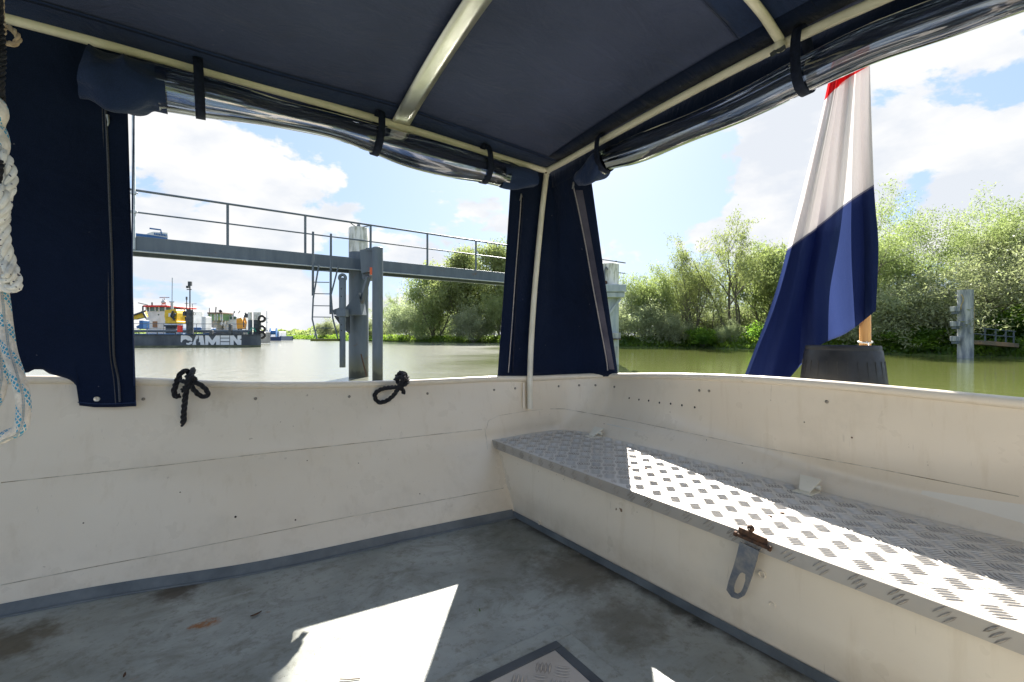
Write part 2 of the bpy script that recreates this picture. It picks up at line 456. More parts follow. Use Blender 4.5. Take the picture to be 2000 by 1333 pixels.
def f_vinyl(t, b):
    t.n.remove(b); tr = t.new('ShaderNodeBsdfTransparent'); tr.inputs[0].default_value = (.70, .75, .82, 1)
    g = t.new('ShaderNodeBsdfGlossy'); g.inputs[0].default_value = (.9, .92, .95, 1); g.inputs[1].default_value = .04
    d = t.new('ShaderNodeBsdfDiffuse'); d.inputs[0].default_value = (.03, .035, .06, 1)
    uv = t.new('ShaderNodeUVMap').outputs[0]
    h = t.noise(t.mapping(uv, (6, 1.6, 1), rot=(0, 0, .10)), 1.3, 2, .4, .4)
    bn = t.new('ShaderNodeBump'); bn.inputs['Strength'].default_value = .7; bn.inputs['Distance'].default_value = .03; t.link(h, bn.inputs['Height'])
    t.link(bn.outputs[0], g.inputs['Normal'])
    fr = t.new('ShaderNodeFresnel'); fr.inputs[0].default_value = 1.5; t.link(bn.outputs[0], fr.inputs['Normal'])
    m1 = t.new('ShaderNodeMixShader'); m1.inputs[0].default_value = .14; t.link(tr.outputs[0], m1.inputs[1]); t.link(d.outputs[0], m1.inputs[2])
    m2 = t.new('ShaderNodeMixShader'); t.link(t.math('ADD', t.math('MULTIPLY', fr.outputs[0], 2.6), .05, True), m2.inputs[0])
    t.link(m1.outputs[0], m2.inputs[1]); t.link(g.outputs[0], m2.inputs[2]); t.link(m2.outputs[0], t.out.inputs[0])


M_vinyl = mat('clear_vinyl_window', fn=f_vinyl)


def f_flag(t, b):
    t.n.remove(b)
    uv = t.new('ShaderNodeUVMap').outputs[0]; s = t.new('ShaderNodeSeparateXYZ'); t.link(uv, s.inputs[0]); v = s.outputs[1]
    c = t.mix(t.math('GREATER_THAN', v, .333), (.50, .006, .010), (.60, .575, .58))
    c = t.mix(t.math('GREATER_THAN', v, .667), c, (.010, .024, .105))
    hem = t.math('LESS_THAN', t.math('ABSOLUTE', t.math('SUBTRACT', v, .667)), .0045)
    c = t.mix(t.math('MULTIPLY', hem, .8), c, (.012, .022, .09))
    hem2 = t.math('GREATER_THAN', v, .992); c = t.mix(hem2, c, (.01, .02, .08))
    wv = t.noise(t.mapping(t.gp, (1, 1, 1)), 500, 2, .5); c = t.mix(t.math('MULTIPLY', wv, .06), c, (.5, .5, .55))
    d = t.new('ShaderNodeBsdfDiffuse'); tl = t.new('ShaderNodeBsdfTranslucent'); tp = t.new('ShaderNodeBsdfTransparent')
    t.link(c, d.inputs[0]); t.link(c, tl.inputs[0]); t.link(c, tp.inputs[0])
    bn = t.new('ShaderNodeBump'); bn.inputs['Strength'].default_value = .8; bn.inputs['Distance'].default_value = .02
    t.link(t.noise(t.mapping(t.gp, (1, 1, .45), rot=(.2, .15, 0)), 14, 6, .62), bn.inputs['Height']); t.link(bn.outputs[0], d.inputs['Normal'])
    m1 = t.new('ShaderNodeMixShader'); m1.inputs[0].default_value = .52; t.link(d.outputs[0], m1.inputs[1]); t.link(tl.outputs[0], m1.inputs[2])
    m2 = t.new('ShaderNodeMixShader'); m2.inputs[0].default_value = .11; t.link(m1.outputs[0], m2.inputs[1]); t.link(tp.outputs[0], m2.inputs[2])
    t.link(m2.outputs[0], t.out.inputs[0])


M_flag = mat('flag_cloth', fn=f_flag)


def leafmat(name, c1, c2, tr=.5, sc=.9):
    def fn(t, b):
        t.n.remove(b)
        f = t.noise(t.oc, sc, 4, .65); c = t.ramp(f, [(.35, c1), (.65, c2)])
        oi = t.new('ShaderNodeObjectInfo').outputs['Random']
        hs = t.new('ShaderNodeHueSaturation'); t.link(c, hs.inputs['Color'])
        t.link(t.math('ADD', t.math('MULTIPLY', oi, .035), .485), hs.inputs['Hue']); t.link(t.math('ADD', t.math('MULTIPLY', oi, .35), .82), hs.inputs['Value'])
        d = t.new('ShaderNodeBsdfDiffuse'); tl = t.new('ShaderNodeBsdfTranslucent'); g = t.new('ShaderNodeBsdfGlossy'); g.inputs[1].default_value = .45
        t.link(hs.outputs[0], d.inputs[0]); tc_ = t.mix(.4, hs.outputs[0], (.22, .31, .06)); t.link(tc_, tl.inputs[0]); g.inputs[0].default_value = (.7, .75, .7, 1)
        m1 = t.new('ShaderNodeMixShader'); m1.inputs[0].default_value = tr + .05; t.link(d.outputs[0], m1.inputs[1]); t.link(tl.outputs[0], m1.inputs[2])
        m2 = t.new('ShaderNodeMixShader'); m2.inputs[0].default_value = .035; t.link(m1.outputs[0], m2.inputs[1]); t.link(g.outputs[0], m2.inputs[2])
        t.link(m2.outputs[0], t.out.inputs[0])
    return mat(name, fn=fn)


M_leaf = [leafmat('willow_leaves', (.17, .21, .07), (.38, .41, .18)), leafmat('silver_willow_leaves', (.26, .29, .17), (.46, .48, .30)),
          leafmat('green_leaves', (.22, .28, .10), (.42, .47, .20))]
M_grass = leafmat('bank_plants', (.06, .17, .015), (.27, .42, .03), .65, .35)
M_bark = mat('willow_bark', rough=.9, fn=varied((.07, .062, .048), (.19, .165, .13), 3, 6, bscale=14, bstr=.6, bdist=.03))


def f_water(t, b):
    b.inputs['IOR'].default_value = 1.45; b.inputs['Roughness'].default_value = .045
    f = t.noise(t.gp, .05, 3, .5); t.link(t.ramp(f, [(.3, (.125, .135, .058)), (.7, (.155, .165, .078))]), b.inputs['Base Color'])
    h = t.math('ADD', t.math('MULTIPLY', t.noise(t.mapping(t.gp, (1, .45, 1), rot=(0, 0, .5)), 2.2, 4, .55), 1.0), t.math('MULTIPLY', t.noise(t.mapping(t.gp, (1, .6, 1), rot=(0, 0, .9)), 11, 3, .5), .16))
    bump(t, b, h, .32, .045)
    # the open river on the left is ruffled by wind, the sheltered right bank is calmer
    dp = t.new('ShaderNodeVectorMath', operation='DOT_PRODUCT'); t.link(t.gp, dp.inputs[0]); dp.inputs[1].default_value = RGT
    q = t.math('ADD', dp.outputs['Value'], t.math('MULTIPLY', t.math('SUBTRACT', t.noise(t.gp, .12, 4, .6), .5), 10))
    mr = t.new('ShaderNodeMapRange', interpolation_type='SMOOTHSTEP'); t.link(q, mr.inputs[0])
    for i, v_ in ((1, 3), (2, -5), (3, .30), (4, 1.0)): mr.inputs[i].default_value = v_
    bn = [n for n in t.n if n.bl_idname == 'ShaderNodeBump'][0]; t.link(mr.outputs[0], bn.inputs['Strength'])
    t.link(t.math('ADD', t.math('MULTIPLY', mr.outputs[0], .20), -.02), b.inputs['Roughness'])
    cc_ = t.ramp(mr.outputs[0], [(.32, (.118, .138, .042)), (.95, (.175, .18, .145))]); t.link(cc_, b.inputs['Base Color'])  # paler, greyer base on the left paints in the river glare


M_water = mat('river_water', fn=f_water, rough=.05)
M_ground = mat('river_bank_soil', rough=.95, fn=varied((.045, .075, .018), (.11, .15, .03), .6, 6))
M_hull_out = mat('outer_hull_paint', rough=.3, fn=varied((.68, .64, .55), (.74, .70, .61), 3))


def f_blue(t, b):
    sx = t.new('ShaderNodeSeparateXYZ'); t.link(t.gp, sx.inputs[0])
    f = t.noise(t.mapping(t.gp, (3, 3, .6)), 1.4, 6, .65); c = t.ramp(f, [(.3, (.07, .092, .118)), (.7, (.12, .145, .172))])
    c = t.mix(t.ramp(t.noise(t.gp, 2.7, 6, .75), [(.60, 0), (.68, .75)]), c, (.11, .06, .035))
    z = t.math('ADD', sx.outputs[2], t.math('MULTIPLY', t.noise(t.mapping(t.gp, (4, 4, .5)), 2, 4, .6), .5))
    mr = t.new('ShaderNodeMapRange'); t.link(z, mr.inputs[0]); mr.inputs[1].default_value = 1.05; mr.inputs[2].default_value = .55
    c = t.mix(t.math('MULTIPLY', mr.outputs[0], .75), c, (.11, .105, .045))
    mr2 = t.new('ShaderNodeMapRange'); t.link(z, mr2.inputs[0]); mr2.inputs[1].default_value = .50; mr2.inputs[2].default_value = .42
    c = t.mix(t.math('MULTIPLY', mr2.outputs[0], .8), c, (.03, .032, .02))
    t.link(c, b.inputs['Base Color'])


M_jetty = mat('blue_grey_steel_paint', rough=.5, fn=f_blue)
M_jettyl = mat('pale_blue_grey_paint', rough=.5, fn=varied((.26, .31, .35), (.40, .44, .47), 2, 6, stretch=(3, 3, .6)))
M_white_st = mat('stained_white_pile_top', rough=.7, fn=varied((.30, .30, .22), (.72, .71, .66), 2.6, 7, .36, .55, stretch=(4, 4, .7)))
M_conc = mat('stained_pile', rough=.8, fn=varied((.16, .18, .21), (.44, .45, .44), 1.5, 7, .36, .62, stretch=(4, 4, .6)))
M_lich = mat('orange_lichen_stain', rough=.9, fn=varied((.34, .26, .10), (.42, .34, .18), 6))
M_orange = mat('orange_paint', base=(.75, .12, .03), rough=.5)
M_dhull = mat('dark_grey_barge_paint', rough=.55, fn=varied((.045, .055, .068), (.10, .115, .13), 1.1, 7, .35, .7, stretch=(1, 1, .5)))
M_wpaint = mat('white_ship_paint', rough=.4, fn=varied((.60, .60, .58), (.78, .78, .77), 1.2, 5))
M_yellow = mat('yellow_crane_paint', rough=.45, fn=varied((.62, .38, .01), (.80, .52, .03), 3, 5))
M_red = mat('red_paint', base=(.60, .03, .02), rough=.45)
M_blue = mat('blue_paint', base=(.03, .13, .33), rough=.4)
M_glass = mat('ship_window_glass', base=(.10, .16, .13), rough=.08)
M_dark = mat('dark_machinery', rough=.6, fn=varied((.02, .025, .03), (.07, .08, .09), 3))
M_ggrey = mat('galvanised_steel', rough=.45, metal=.4, fn=varied((.34, .37, .39), (.50, .53, .55), 6))

# ------------------------------------------------------------------ river, banks
wb = MB(); wb.add([(-3000, -3000, 0), (3000, -3000, 0), (3000, 3000, 0), (-3000, 3000, 0)], [(0, 1, 2, 3)])
tag(wb.build('water', M_water, smooth=False), kind='structure')

BANK = [(45, -70), (36, -20), (31, 8), (30, 18), (28.9, 26), (27.5, 28.5), (25.7, 33), (23, 39.5), (18.2, 46.8), (11.4, 48.7), (4, 58), (-1.2, 72), (-13, 80), (-25, 89), (-40, 108), (-60, 135), (-90, 170), (-160, 240), (-420, 420), (-900, 560)]
bk = catmull([Vector((r, s, 0)) for r, s in BANK], 10)
rows = [[], [], [], [], [], []]
for i, p in enumerate(bk):
    t = (bk[min(i + 1, len(bk) - 1)] - bk[max(i - 1, 0)]).normalized(); nrm = Vector((t.y, -t.x, 0))
    wob = mnoise.noise(Vector((p.x * .25, p.y * .25, 0))) * .6
    far = Vector((p.x * 0 + 900 + max(0, -p.x) * .2, p.y + 1400, 0)) if True else p
    dn = nrm
    for k, (off, z) in enumerate(((-1.5, -.5), (0 + wob, .02), (.8 + wob, .42), (3.5, .75), (14, .95))):
        q = p + dn * off; rows[k].append(C(q.x, q.y, z + (.12 * mnoise.noise(Vector((p.x * .5, p.y * .5, k))) if k > 1 else 0)))
    q = p + dn * 14; d2 = Vector((q.x + 60, q.y + 40, 0)).normalized(); q = q + d2 * 2200; rows[5].append(C(q.x, q.y, 1.0))
gb = MB(); gb.grid(rows); gb.uv = {}
tag(gb.build('ground', M_ground, smooth=True), kind='structure')

# plants along the waterline, one mass
rng = np.random.default_rng(7)


def quadmesh(name, P, A, B, m, parent=None, org=(0, 0, 0)):
    """P centre, A half length vector, B half width vector: diamond leaves"""
    n = len(P); V = np.empty((n, 4, 3), dtype=np.float32)
    V[:, 0] = P - A; V[:, 1] = P + B - A * .1; V[:, 2] = P + A; V[:, 3] = P - B - A * .1
    V -= np.array(org, dtype=np.float32)
    me = bpy.data.meshes.new(name); me.vertices.add(n * 4); me.loops.add(n * 4); me.polygons.add(n)
    me.vertices.foreach_set('co', V.reshape(-1)); me.loops.foreach_set('vertex_index', np.arange(n * 4, dtype=np.int32))
    me.polygons.foreach_set('loop_start', np.arange(0, n * 4, 4, dtype=np.int32)); me.update(calc_edges=True)
    me.materials.append(m); o = bpy.data.objects.new(name, me); SC.collection.objects.link(o)
    if parent: o.parent = parent
    return o


def bankpt(s_):
    i = min(int(s_), len(bk) - 2); return bk[i].lerp(bk[i + 1], s_ - i), (bk[i + 1] - bk[i]).normalized()


Ps = []; As = []; Bs = []
weights = np.array([(bk[i + 1] - bk[i]).length / max(20, (bk[i].xy.length)) ** 1.2 for i in range(len(bk) - 1)]); weights[:14] = 0; weights /= weights.sum()
segs = rng.choice(len(weights), 52000, p=weights)
for k, sgi in enumerate(segs):
    p, t = bankpt(sgi + rng.random()); nrm = Vector((t.y, -t.x, 0)); dist = p.length
    off = abs(rng.normal(0, 1.6)) + mnoise.noise(Vector((p.x * .25, p.y * .25, 0))) * .6
    clump = mnoise.noise(Vector((p.x * .35, p.y * .35, 3)))
    h = (.45 + .5 * max(0, clump + .3) + .25 * rng.random()) * (1.15 if off > .8 else .7)
    if clump < -.45: h *= .5
    q = p + nrm * off; z = min(.5, max(0, off) * .35)
    c = C(q.x, q.y, z + h * rng.random() * .8)
    ln = h * (.16 + .16 * rng.random()); wd = (.03 + .05 * rng.random()) * (1 + dist / 90)
    d = np.array([rng.normal(0, .5), rng.normal(0, .5), 1]); d /= np.linalg.norm(d); e = np.cross(d, [rng.normal(), rng.normal(), .3]); e /= np.linalg.norm(e)
    Ps.append(c); As.append(d * ln); Bs.append(e * wd)
gr = quadmesh('bank_plants', np.array(Ps), np.array(As), np.array(Bs), M_grass)
tag(gr, 'bright green reeds and nettles along the far waterline', 'ground cover', kind='stuff')


# ------------------------------------------------------------------ trees
def make_tree(seed, H, spread, stems, nleaf, leaf=(.11, .035), levels=3, wob=.16, crownlow=.2, r0=.16, up=.05, sig=.28, dens=1.0, lean=0.0):
    rnd = random.Random(seed); nr = np.random.default_rng(seed); tb = MB(); twigs = []
    def grow(p, d, L, r, lv):
        n = 7 if lv == 0 else 5; pts = [p.copy()]; rs = [r]; q = p.copy(); dd = d.copy()
        for i in range(n):
            dd = (dd + Vector((rnd.gauss(0, wob), rnd.gauss(0, wob), rnd.gauss(0, wob * .6) + up)) * .8).normalized()
            q = q + dd * L / n; pts.append(q.copy()); rs.append(max(.006, r * (1 - .78 * (i + 1) / n)))
        if r > .012: tb.tube(catmull(pts, 2), [rs[min(len(rs) - 1, int(i / 2))] for i in range(len(pts) * 2 - 1)], 6 if lv < 2 else 4, cap=False)
        if lv >= 1: twigs.append((pts, lv))
        if lv >= levels: return
        nc = (9, 6, 4)[min(lv, 2)]
        for c in range(nc):
            f = crownlow + (1 - crownlow) * (c + rnd.random()) / nc if lv == 0 else .25 + .75 * (c + rnd.random()) / nc
            k = min(n - 1, int(f * n)); pp = pts[k].lerp(pts[k + 1], f * n - k)
            base = (pts[k + 1] - pts[k]).normalized(); ax = perp(base)[0]; ax.rotate(Matrix.Rotation(rnd.random() * 6.283, 3, base))
            nd = base.copy(); nd.rotate(Matrix.Rotation(math.radians(rnd.uniform(28, 62)), 3, ax))
            grow(pp, nd, L * rnd.uniform(.30, .5) * (1.25 - .6 * f if lv == 0 else 1) * (1 + spread * .5), rs[k] * rnd.uniform(.4, .6), lv + 1)
    for s in range(stems):
        a = 6.283 * (s + rnd.random() * .6) / stems; tilt = (0 if stems == 1 else rnd.uniform(.12, .35) * (1 + spread))
        d = Vector((math.cos(a) * tilt + lean, math.sin(a) * tilt, 1)).normalized()
        grow(Vector((math.cos(a) * .15 * (stems > 1), math.sin(a) * .15 * (stems > 1), -.3)), d, H * rnd.uniform(.78, 1.0), r0 * rnd.uniform(.7, 1.1), 0)
    idx = nr.integers(0, len(twigs), nleaf); n = nleaf; P = np.empty((n, 3))
    tw = [np.array([list(v) for v in t[0]]) for t in twigs]; live = nr.random(len(twigs)) > (1 - dens)
    tt = nr.random(n) ** .7
    for i in range(n):
        j = idx[i]
        if not live[j]: j = (j * 7 + 3) % len(tw)
        a = tw[j]; f = tt[i] * (len(a) - 1); k = min(int(f), len(a) - 2); P[i] = a[k] + (a[k + 1] - a[k]) * (f - k)
    P += nr.normal(0, sig, (n, 3)) * np.array([1, 1, .8])
    A = nr.normal(0, 1, (n, 3)); A[:, 2] -= .5; A /= np.linalg.norm(A, axis=1)[:, None]
    B = np.cross(A, nr.normal(0, 1, (n, 3))); B /= np.linalg.norm(B, axis=1)[:, None]
    sz = nr.uniform(.6, 1.4, n)[:, None]
    keep = P[:, 2] > .15
    P, A, B, sz = P[keep], A[keep], B[keep], sz[keep]
    zz = np.percentile(P[:, 2], 99.3); sc = H / zz
    P *= sc; tb.v = [(x * sc, y * sc, z * sc) for x, y, z in tb.v]
    return tb, P, A * leaf[0] * sz, B * leaf[1] * sz


TREES = {}


def tree(kind, loc, H, ang, label, name='willow_tree', cat='tree', sq=1.0):
    par, lm = KINDS[kind]; first = kind not in TREES
    if first:
        tb, P, A, B = make_tree(**par)
        tr = tb.build('trunk', M_bark); cr = quadmesh('crown', P, A, B, lm); TREES[kind] = (tr, cr, par['H'])
    tr, cr, H0 = TREES[kind]
    if not first:
        tr2 = tr.copy(); cr2 = cr.copy(); SC.collection.objects.link(tr2); SC.collection.objects.link(cr2); tr, cr = tr2, cr2
    root = bpy.data.objects.new(name, None); SC.collection.objects.link(root)
    tag(root, label, cat, 'trees and bushes on the river bank'); root.location = loc; root.rotation_euler = (0, 0, ang); s = H / H0; root.scale = (s * sq, s * sq, s)
    tr.parent = root; cr.parent = root
    return root


KINDS = {
    'shrub': (dict(seed=61, H=2.4, spread=1.0, stems=7, nleaf=9000, leaf=(.12, .05), sig=.22, crownlow=.02, r0=.025, levels=2), M_grass),
    'round': (dict(seed=3, H=9, spread=.75, stems=3, nleaf=22000, leaf=(.15, .05), sig=.42, crownlow=.04, r0=.17), M_leaf[0]),
    'bush': (dict(seed=5, H=5, spread=1.0, stems=6, nleaf=21000, leaf=(.11, .035), sig=.30, crownlow=.05, r0=.06, levels=3), M_leaf[1]),
    'stems': (dict(seed=8, H=9, spread=.02, stems=11, nleaf=13000, leaf=(.10, .03), sig=.20, crownlow=.30, r0=.11, wob=.09, up=.10, dens=.8), M_leaf[0]),
    'sparse': (dict(seed=12, H=11, spread=.15, stems=4, nleaf=11000, leaf=(.11, .035), sig=.26, crownlow=.4, r0=.21, wob=.16, dens=.72), M_leaf[0]),
    'big': (dict(seed=21, H=12, spread=.55, stems=3, nleaf=42000, leaf=(.10, .03), sig=.42, crownlow=.2, r0=.22, wob=.17, dens=.85), M_leaf[0]),
    'leaning': (dict(seed=31, H=8.5, spread=.8, stems=3, nleaf=26000, leaf=(.09, .03), sig=.28, crownlow=.35, r0=.19, wob=.2, lean=-.4, dens=.8), M_leaf[1]),
    'dense': (dict(seed=41, H=13, spread=.6, stems=2, nleaf=24000, leaf=(.20, .07), sig=.55, crownlow=.04, r0=.25), M_leaf[2]),
}


def tp(px, s): return C((px - 1000) / 900 * s, s, .35)


TL = [
    ('bush', 1345, 62, 5.6, 1.1, 1.5, 'willow_bush', 'pale bush filling the gap behind the many stemmed willow'),
    ('bush', 1455, 60, 5.6, 3.9, 1.5, 'willow_bush', 'pale bush filling the gap behind the bare topped tree'),
    ('bush', 915, 98, 7.0, 2.9, 1.5, 'willow_bush', 'bush in shade behind the trunks of the dark green trees'),
    ('bush', 840, 100, 6.0, 4.9, 1.4, 'willow_bush', 'bush behind the pale rounded willow bush across the river'),
    ('shrub', 1985, 30, 3.0, .4, 1.2, 'green_shrub', 'bright yellow green shrub at the far end of the footbridge'),
    ('shrub', 1925, 31.5, 2.0, 1.4, 1.5, 'green_shrub', 'low bright green shrub growing under the footbridge railing'),
    ('shrub', 1503, 44, 2.0, 2.4, 1.4, 'green_shrub', 'bright green shrub at the waterline left of the flag bottom'),
    ('shrub', 1372, 46, 1.6, 3.4, 1.3, 'green_shrub', 'small bright shrub between the stems of the upright willow and the bare topped tree'),
    ('shrub', 1800, 31, 1.5, 5.4, 1.8, 'green_shrub', 'low green shrub at the waterline left of the stained pile'),  # kind, px, depth, height, angle, squeeze, name, label
    ('dense', 975, 80, 16.5, .3, .85, 'tall_tree', 'tallest dark green tree rising behind the catwalk beam'),
    ('dense', 898, 82, 15.8, 2.1, 1.0, 'tall_tree', 'dark green tree just left of the tallest one behind the catwalk'),
    ('dense', 1045, 78, 14.5, 4.1, .8, 'tall_tree', 'green tree mostly behind the navy corner curtain'),
    ('round', 850, 84, 12.0, 1.2, .95, 'willow_tree', 'mid green tree between the pale willow bush and the tall trees'),
    ('bush', 806, 86, 8.2, .4, .95, 'willow_bush', 'pale rounded willow bush hanging over the water right of the pile'),
    ('bush', 925, 74, 5.5, 2.4, 1.1, 'willow_bush', 'grey green bush in front of the tall trees at the waterline'),
    ('sparse', 768, 93, 9.2, 1.4, .8, 'young_tree', 'thin airy young tree directly right of the steel fender post'),
    ('round', 985, 72, 7.5, 3.4, .8, 'willow_tree', 'shorter willow at the left edge of the corner curtain'),
    ('bush', 735, 100, 5.0, 1.0, 1.2, 'willow_bush', 'low pale bush seen between the pile and the fender post'),
    ('bush', 645, 128, 5.4, 3.0, 1.0, 'far_tree', 'small far tree seen behind the foot of the hanging ladder'),
    ('bush', 1232, 51, 5.2, .2, 1.15, 'willow_bush', 'pale round willow bush just right of the far pile platform'),
    ('bush', 1318, 48, 3.2, 2.2, 1.0, 'willow_bush', 'silvery low willow at the foot of the multi stemmed tree'),
    ('round', 1275, 53, 8.3, 2.7, .75, 'willow_tree', 'yellowish green willow behind the pale round bush'),
    ('stems', 1352, 48.5, 9.7, .9, .75, 'willow_tree', 'many stemmed upright willow left of the bare topped tree'),
    ('sparse', 1437, 46.5, 12.6, 2.0, .8, 'willow_tree', 'tall sparse tree with bare dark stems left of the flag'),
    ('stems', 1330, 56, 9.9, 2.6, 1.1, 'willow_tree', 'upright willow standing farther back behind the many stemmed one'),
    ('sparse', 1395, 56, 8.6, .1, .9, 'willow_tree', 'thin willow in the gap behind the two upright trees'),
    ('bush', 1425, 45.5, 2.3, 4.0, .9, 'willow_bush', 'grey green bush around the base of the bare stemmed tree'),
    ('round', 1500, 50, 10.2, 1.5, .85, 'willow_tree', 'green willow touching the left edge of the flag'),
    ('round', 1560, 46, 9.5, .7, .9, 'willow_tree', 'willow seen through the gap under the flag hem'),
    ('bush', 1655, 37, 4.2, .7, 1.1, 'willow_bush', 'low bush between the flag and the black tub'),
    ('big', 1745, 34, 10.3, 1.0, .85, 'willow_tree', 'tallest willow directly right of the flag'),
    ('big', 1850, 36, 10.9, 3.5, .9, 'willow_tree', 'tall willow behind the stained pile, second right of the flag'),
    ('leaning', 1960, 31, 8.2, .0, 1.25, 'willow_tree', 'willow with bare dark limbs reaching over the footbridge'),
    ('bush', 1745, 33, 4.6, 2.0, 1.1, 'willow_bush', 'grey willow bush at the water just right of the black tub'),
    ('bush', 1815, 32, 5.0, .3, 1.1, 'willow_bush', 'dull green willow bush left of the stained pile'),
    ('bush', 1930, 36, 4.4, 5.0, 1.3, 'willow_bush', 'pale bush behind the footbridge railing'),
    ('big', 2060, 33, 10.4, 5.2, 1.0, 'willow_tree', 'willow at the right hand edge of the view'),
    ('round', 1640, 42, 9.5, 2.5, 1.0, 'willow_tree', 'willow directly behind the flag pole'),
    ('bush', 1540, 42.5, 3.2, 1.2, 1.0, 'willow_bush', 'small bush at the waterline beside the blue part of the flag'),
]
for kind, px, s, H, a, sq, nm, lb in TL:
    tree(kind, tp(px, s), H, a, lb, nm, 'bush' if 'bush' in nm or 'shrub' in nm else 'tree', sq)

# far tree line on the horizon, one mass
P = []
for i in range(9000):
    px = rng.uniform(150, 760); s = rng.uniform(330, 420); h = (2.2 + 5.5 * max(0, mnoise.noise(Vector((px * .035, 0, 0))) + .35)) * rng.random() ** .6
    P.append(C((px - 1000) / 900 * s, s, 1 + h))
P = np.array(P); A = rng.normal(0, 1, P.shape); A /= np.linalg.norm(A, axis=1)[:, None]; B = np.cross(A, rng.normal(0, 1, P.shape)); B /= np.linalg.norm(B, axis=1)[:, None]
tag(quadmesh('far_tree_line', P, A * .9, B * .7, M_leaf[2]), 'low dark tree line on the horizon', 'woodland', kind='stuff')

# ------------------------------------------------------------------ the motor boat
boat = empty('motor_boat', (0, 1, .24), 'cream painted steel boat cockpit with blue grey deck and chequer plate bench', 'boat')


def fk(y): return 1.0024 + .025 * max(-1, min(3, y))


LV = [
    (None, [(-2.5, 2.62), (-.645, 2.526), (.196, 2.35), (.9, 2.285), (1.5, 2.223), (1.85, 2.17), (2.0, 2.12), (2.08, 2.04), (2.1, 1.9), (2.1, 1.3), (2.1, .8), (2.1, .3), (2.1, -.2), (2.05, -.35), (1.9, -.42), (1.5, -.45), (0, -.5), (-2.5, -.6)]),
    (.93, [(-2.5, 2.7), (-.65, 2.60), (.2, 2.42), (.9, 2.34), (1.48, 2.28), (1.85, 2.26), (2.02, 2.2), (2.1, 2.1), (2.12, 1.95), (2.12, 1.3), (2.12, .8), (2.12, .3), (2.12, -.25), (2.08, -.4), (1.9, -.5), (1.5, -.55), (0, -.6), (-2.5, -.7)]),
    (.75, [(-2.5, 2.76), (-.65, 2.67), (.2, 2.5), (.9, 2.43), (1.5, 2.38), (1.85, 2.4), (2.04, 2.33), (2.12, 2.2), (2.13, 2.05), (2.13, 1.3), (2.13, .8), (2.13, .3), (2.13, -.28), (2.09, -.43), (1.9, -.52), (1.5, -.6), (0, -.64), (-2.5, -.74)]),
    (.65, [(-2.5, 2.79), (-.65, 2.70), (.2, 2.545), (.9, 2.475), (1.5, 2.45), (1.85, 2.485), (2.05, 2.45), (2.13, 2.3), (2.136, 2.09), (2.136, 1.3), (2.136, .8), (2.136, .3), (2.136, -.28), (2.1, -.44), (1.9, -.55), (1.5, -.62), (0, -.67), (-2.5, -.77)]),
    (.585, [(-2.5, 2.8), (-.65, 2.72), (.2, 2.58), (.9, 2.5), (1.5, 2.465), (1.85, 2.49), (2.1, 2.46), (2.2, 2.34), (2.21, 2.15), (2.2, 1.3), (2.2, .8), (2.18, .3), (2.16, -.3), (2.11, -.46), (1.9, -.57), (1.5, -.63), (0, -.68), (-2.5, -.78)]),
    (.50, [(-2.5, 2.82), (-.65, 2.745), (.2, 2.61), (.9, 2.53), (1.5, 2.49), (1.83, 2.5), (2.1, 2.48), (2.27, 2.35), (2.31, 2.15), (2.26, 1.4), (2.19, .9), (2.17, .3), (2.15, -.3), (2.1, -.48), (1.9, -.58), (1.5, -.64), (0, -.70), (-2.5, -.80)]),
    ('rim', [(-2.5, 2.88, .1), (-.64, 2.8, .171), (.2, 2.71, .238), (.9, 2.6, .26), (1.5, 2.545, .262), (1.825, 2.52, .273), (2.12, 2.5, .275), (2.33, 2.38, .268), (2.376, 2.22, .26), (2.28, 1.6, .213), (2.18, 1.0, .188), (2.12, .3, .193), (2.1, -.3, .21), (2.05, -.5, .22), (1.9, -.6, .22), (1.5, -.65, .22), (0, -.75, .2), (-2.5, -.85, .12)])]
lev = []
for k, pts in LV:
    c3 = [Vector((p[0], p[1], ZE - (fk(p[1]) if k is None else p[2] + .02 if k == 'rim' else k))) for p in pts]
    lev.append(catmull(c3, 8))
cols = []
for j in range(len(lev[0])):
    cols.append(catmull([lev[i][j] for i in range(len(lev))], 4))
rows = [[cols[j][i] for j in range(len(cols))] for i in range(len(cols[0]))]
bw = MB(); bw.grid(rows); bw.uv = {}
wallobj = bw.build('bulwark', M_cream, boat)
WALL = BVHTree.FromPolygons(bw.v, bw.f)
EYE = Vector((0, 0, ZE))


def onwall(px, py, off=0.0):
    h = WALL.ray_cast(EYE, ray(px, py).normalized())
    p, n = h[0], h[1]
    if n.dot(ray(px, py)) > 0: n = -n
    return p + n * off, n


# rim roll, outer skin, skirting
rimc = lev[-1]
MB().tube(rimc, .019, 12).build('gunwale', M_cream, boat)
orows = []
for (off, z) in ((.0, None), (.035, -.03), (.07, -.06), (.06, -.30), (.03, -.62), (-.10, -1.05), (-.35, -1.5)):
    row = []
    for i, p in enumerate(rimc):
        t = (rimc[min(i + 1, len(rimc) - 1)] - rimc[max(i - 1, 0)]); n = Vector((-t.y, t.x, 0)).normalized()
        row.append(p + n * off + UP * (0.012 if z is None else z))
    orows.append(row)
ob = MB(); ob.grid(orows); ob.uv = {}; ob.build('outer_hull', M_hull_out, boat)
fl = MB(); nx = 46
rowsf = []
for i in range(nx + 1):
    x = -2.5 + (1.56 + 2.5) * i / nx; y1 = interp(x, [(a, b) for a, b in LV[0][1][:5]] + [(2.2, 2.1)]) + .05
    rowsf.append([Vector((x, y, ZE - fk(y) + .0015 * mnoise.noise(Vector((x * 2, y * 2, 0))))) for y in [-.62 + (y1 + .62) * k / 30 for k in range(31)]])
fl.grid(rowsf); fl.uv = {}; floor_o = fl.build('deck_floor', M_floor, boat)
FLOOR = BVHTree.FromPolygons(fl.v, fl.f)


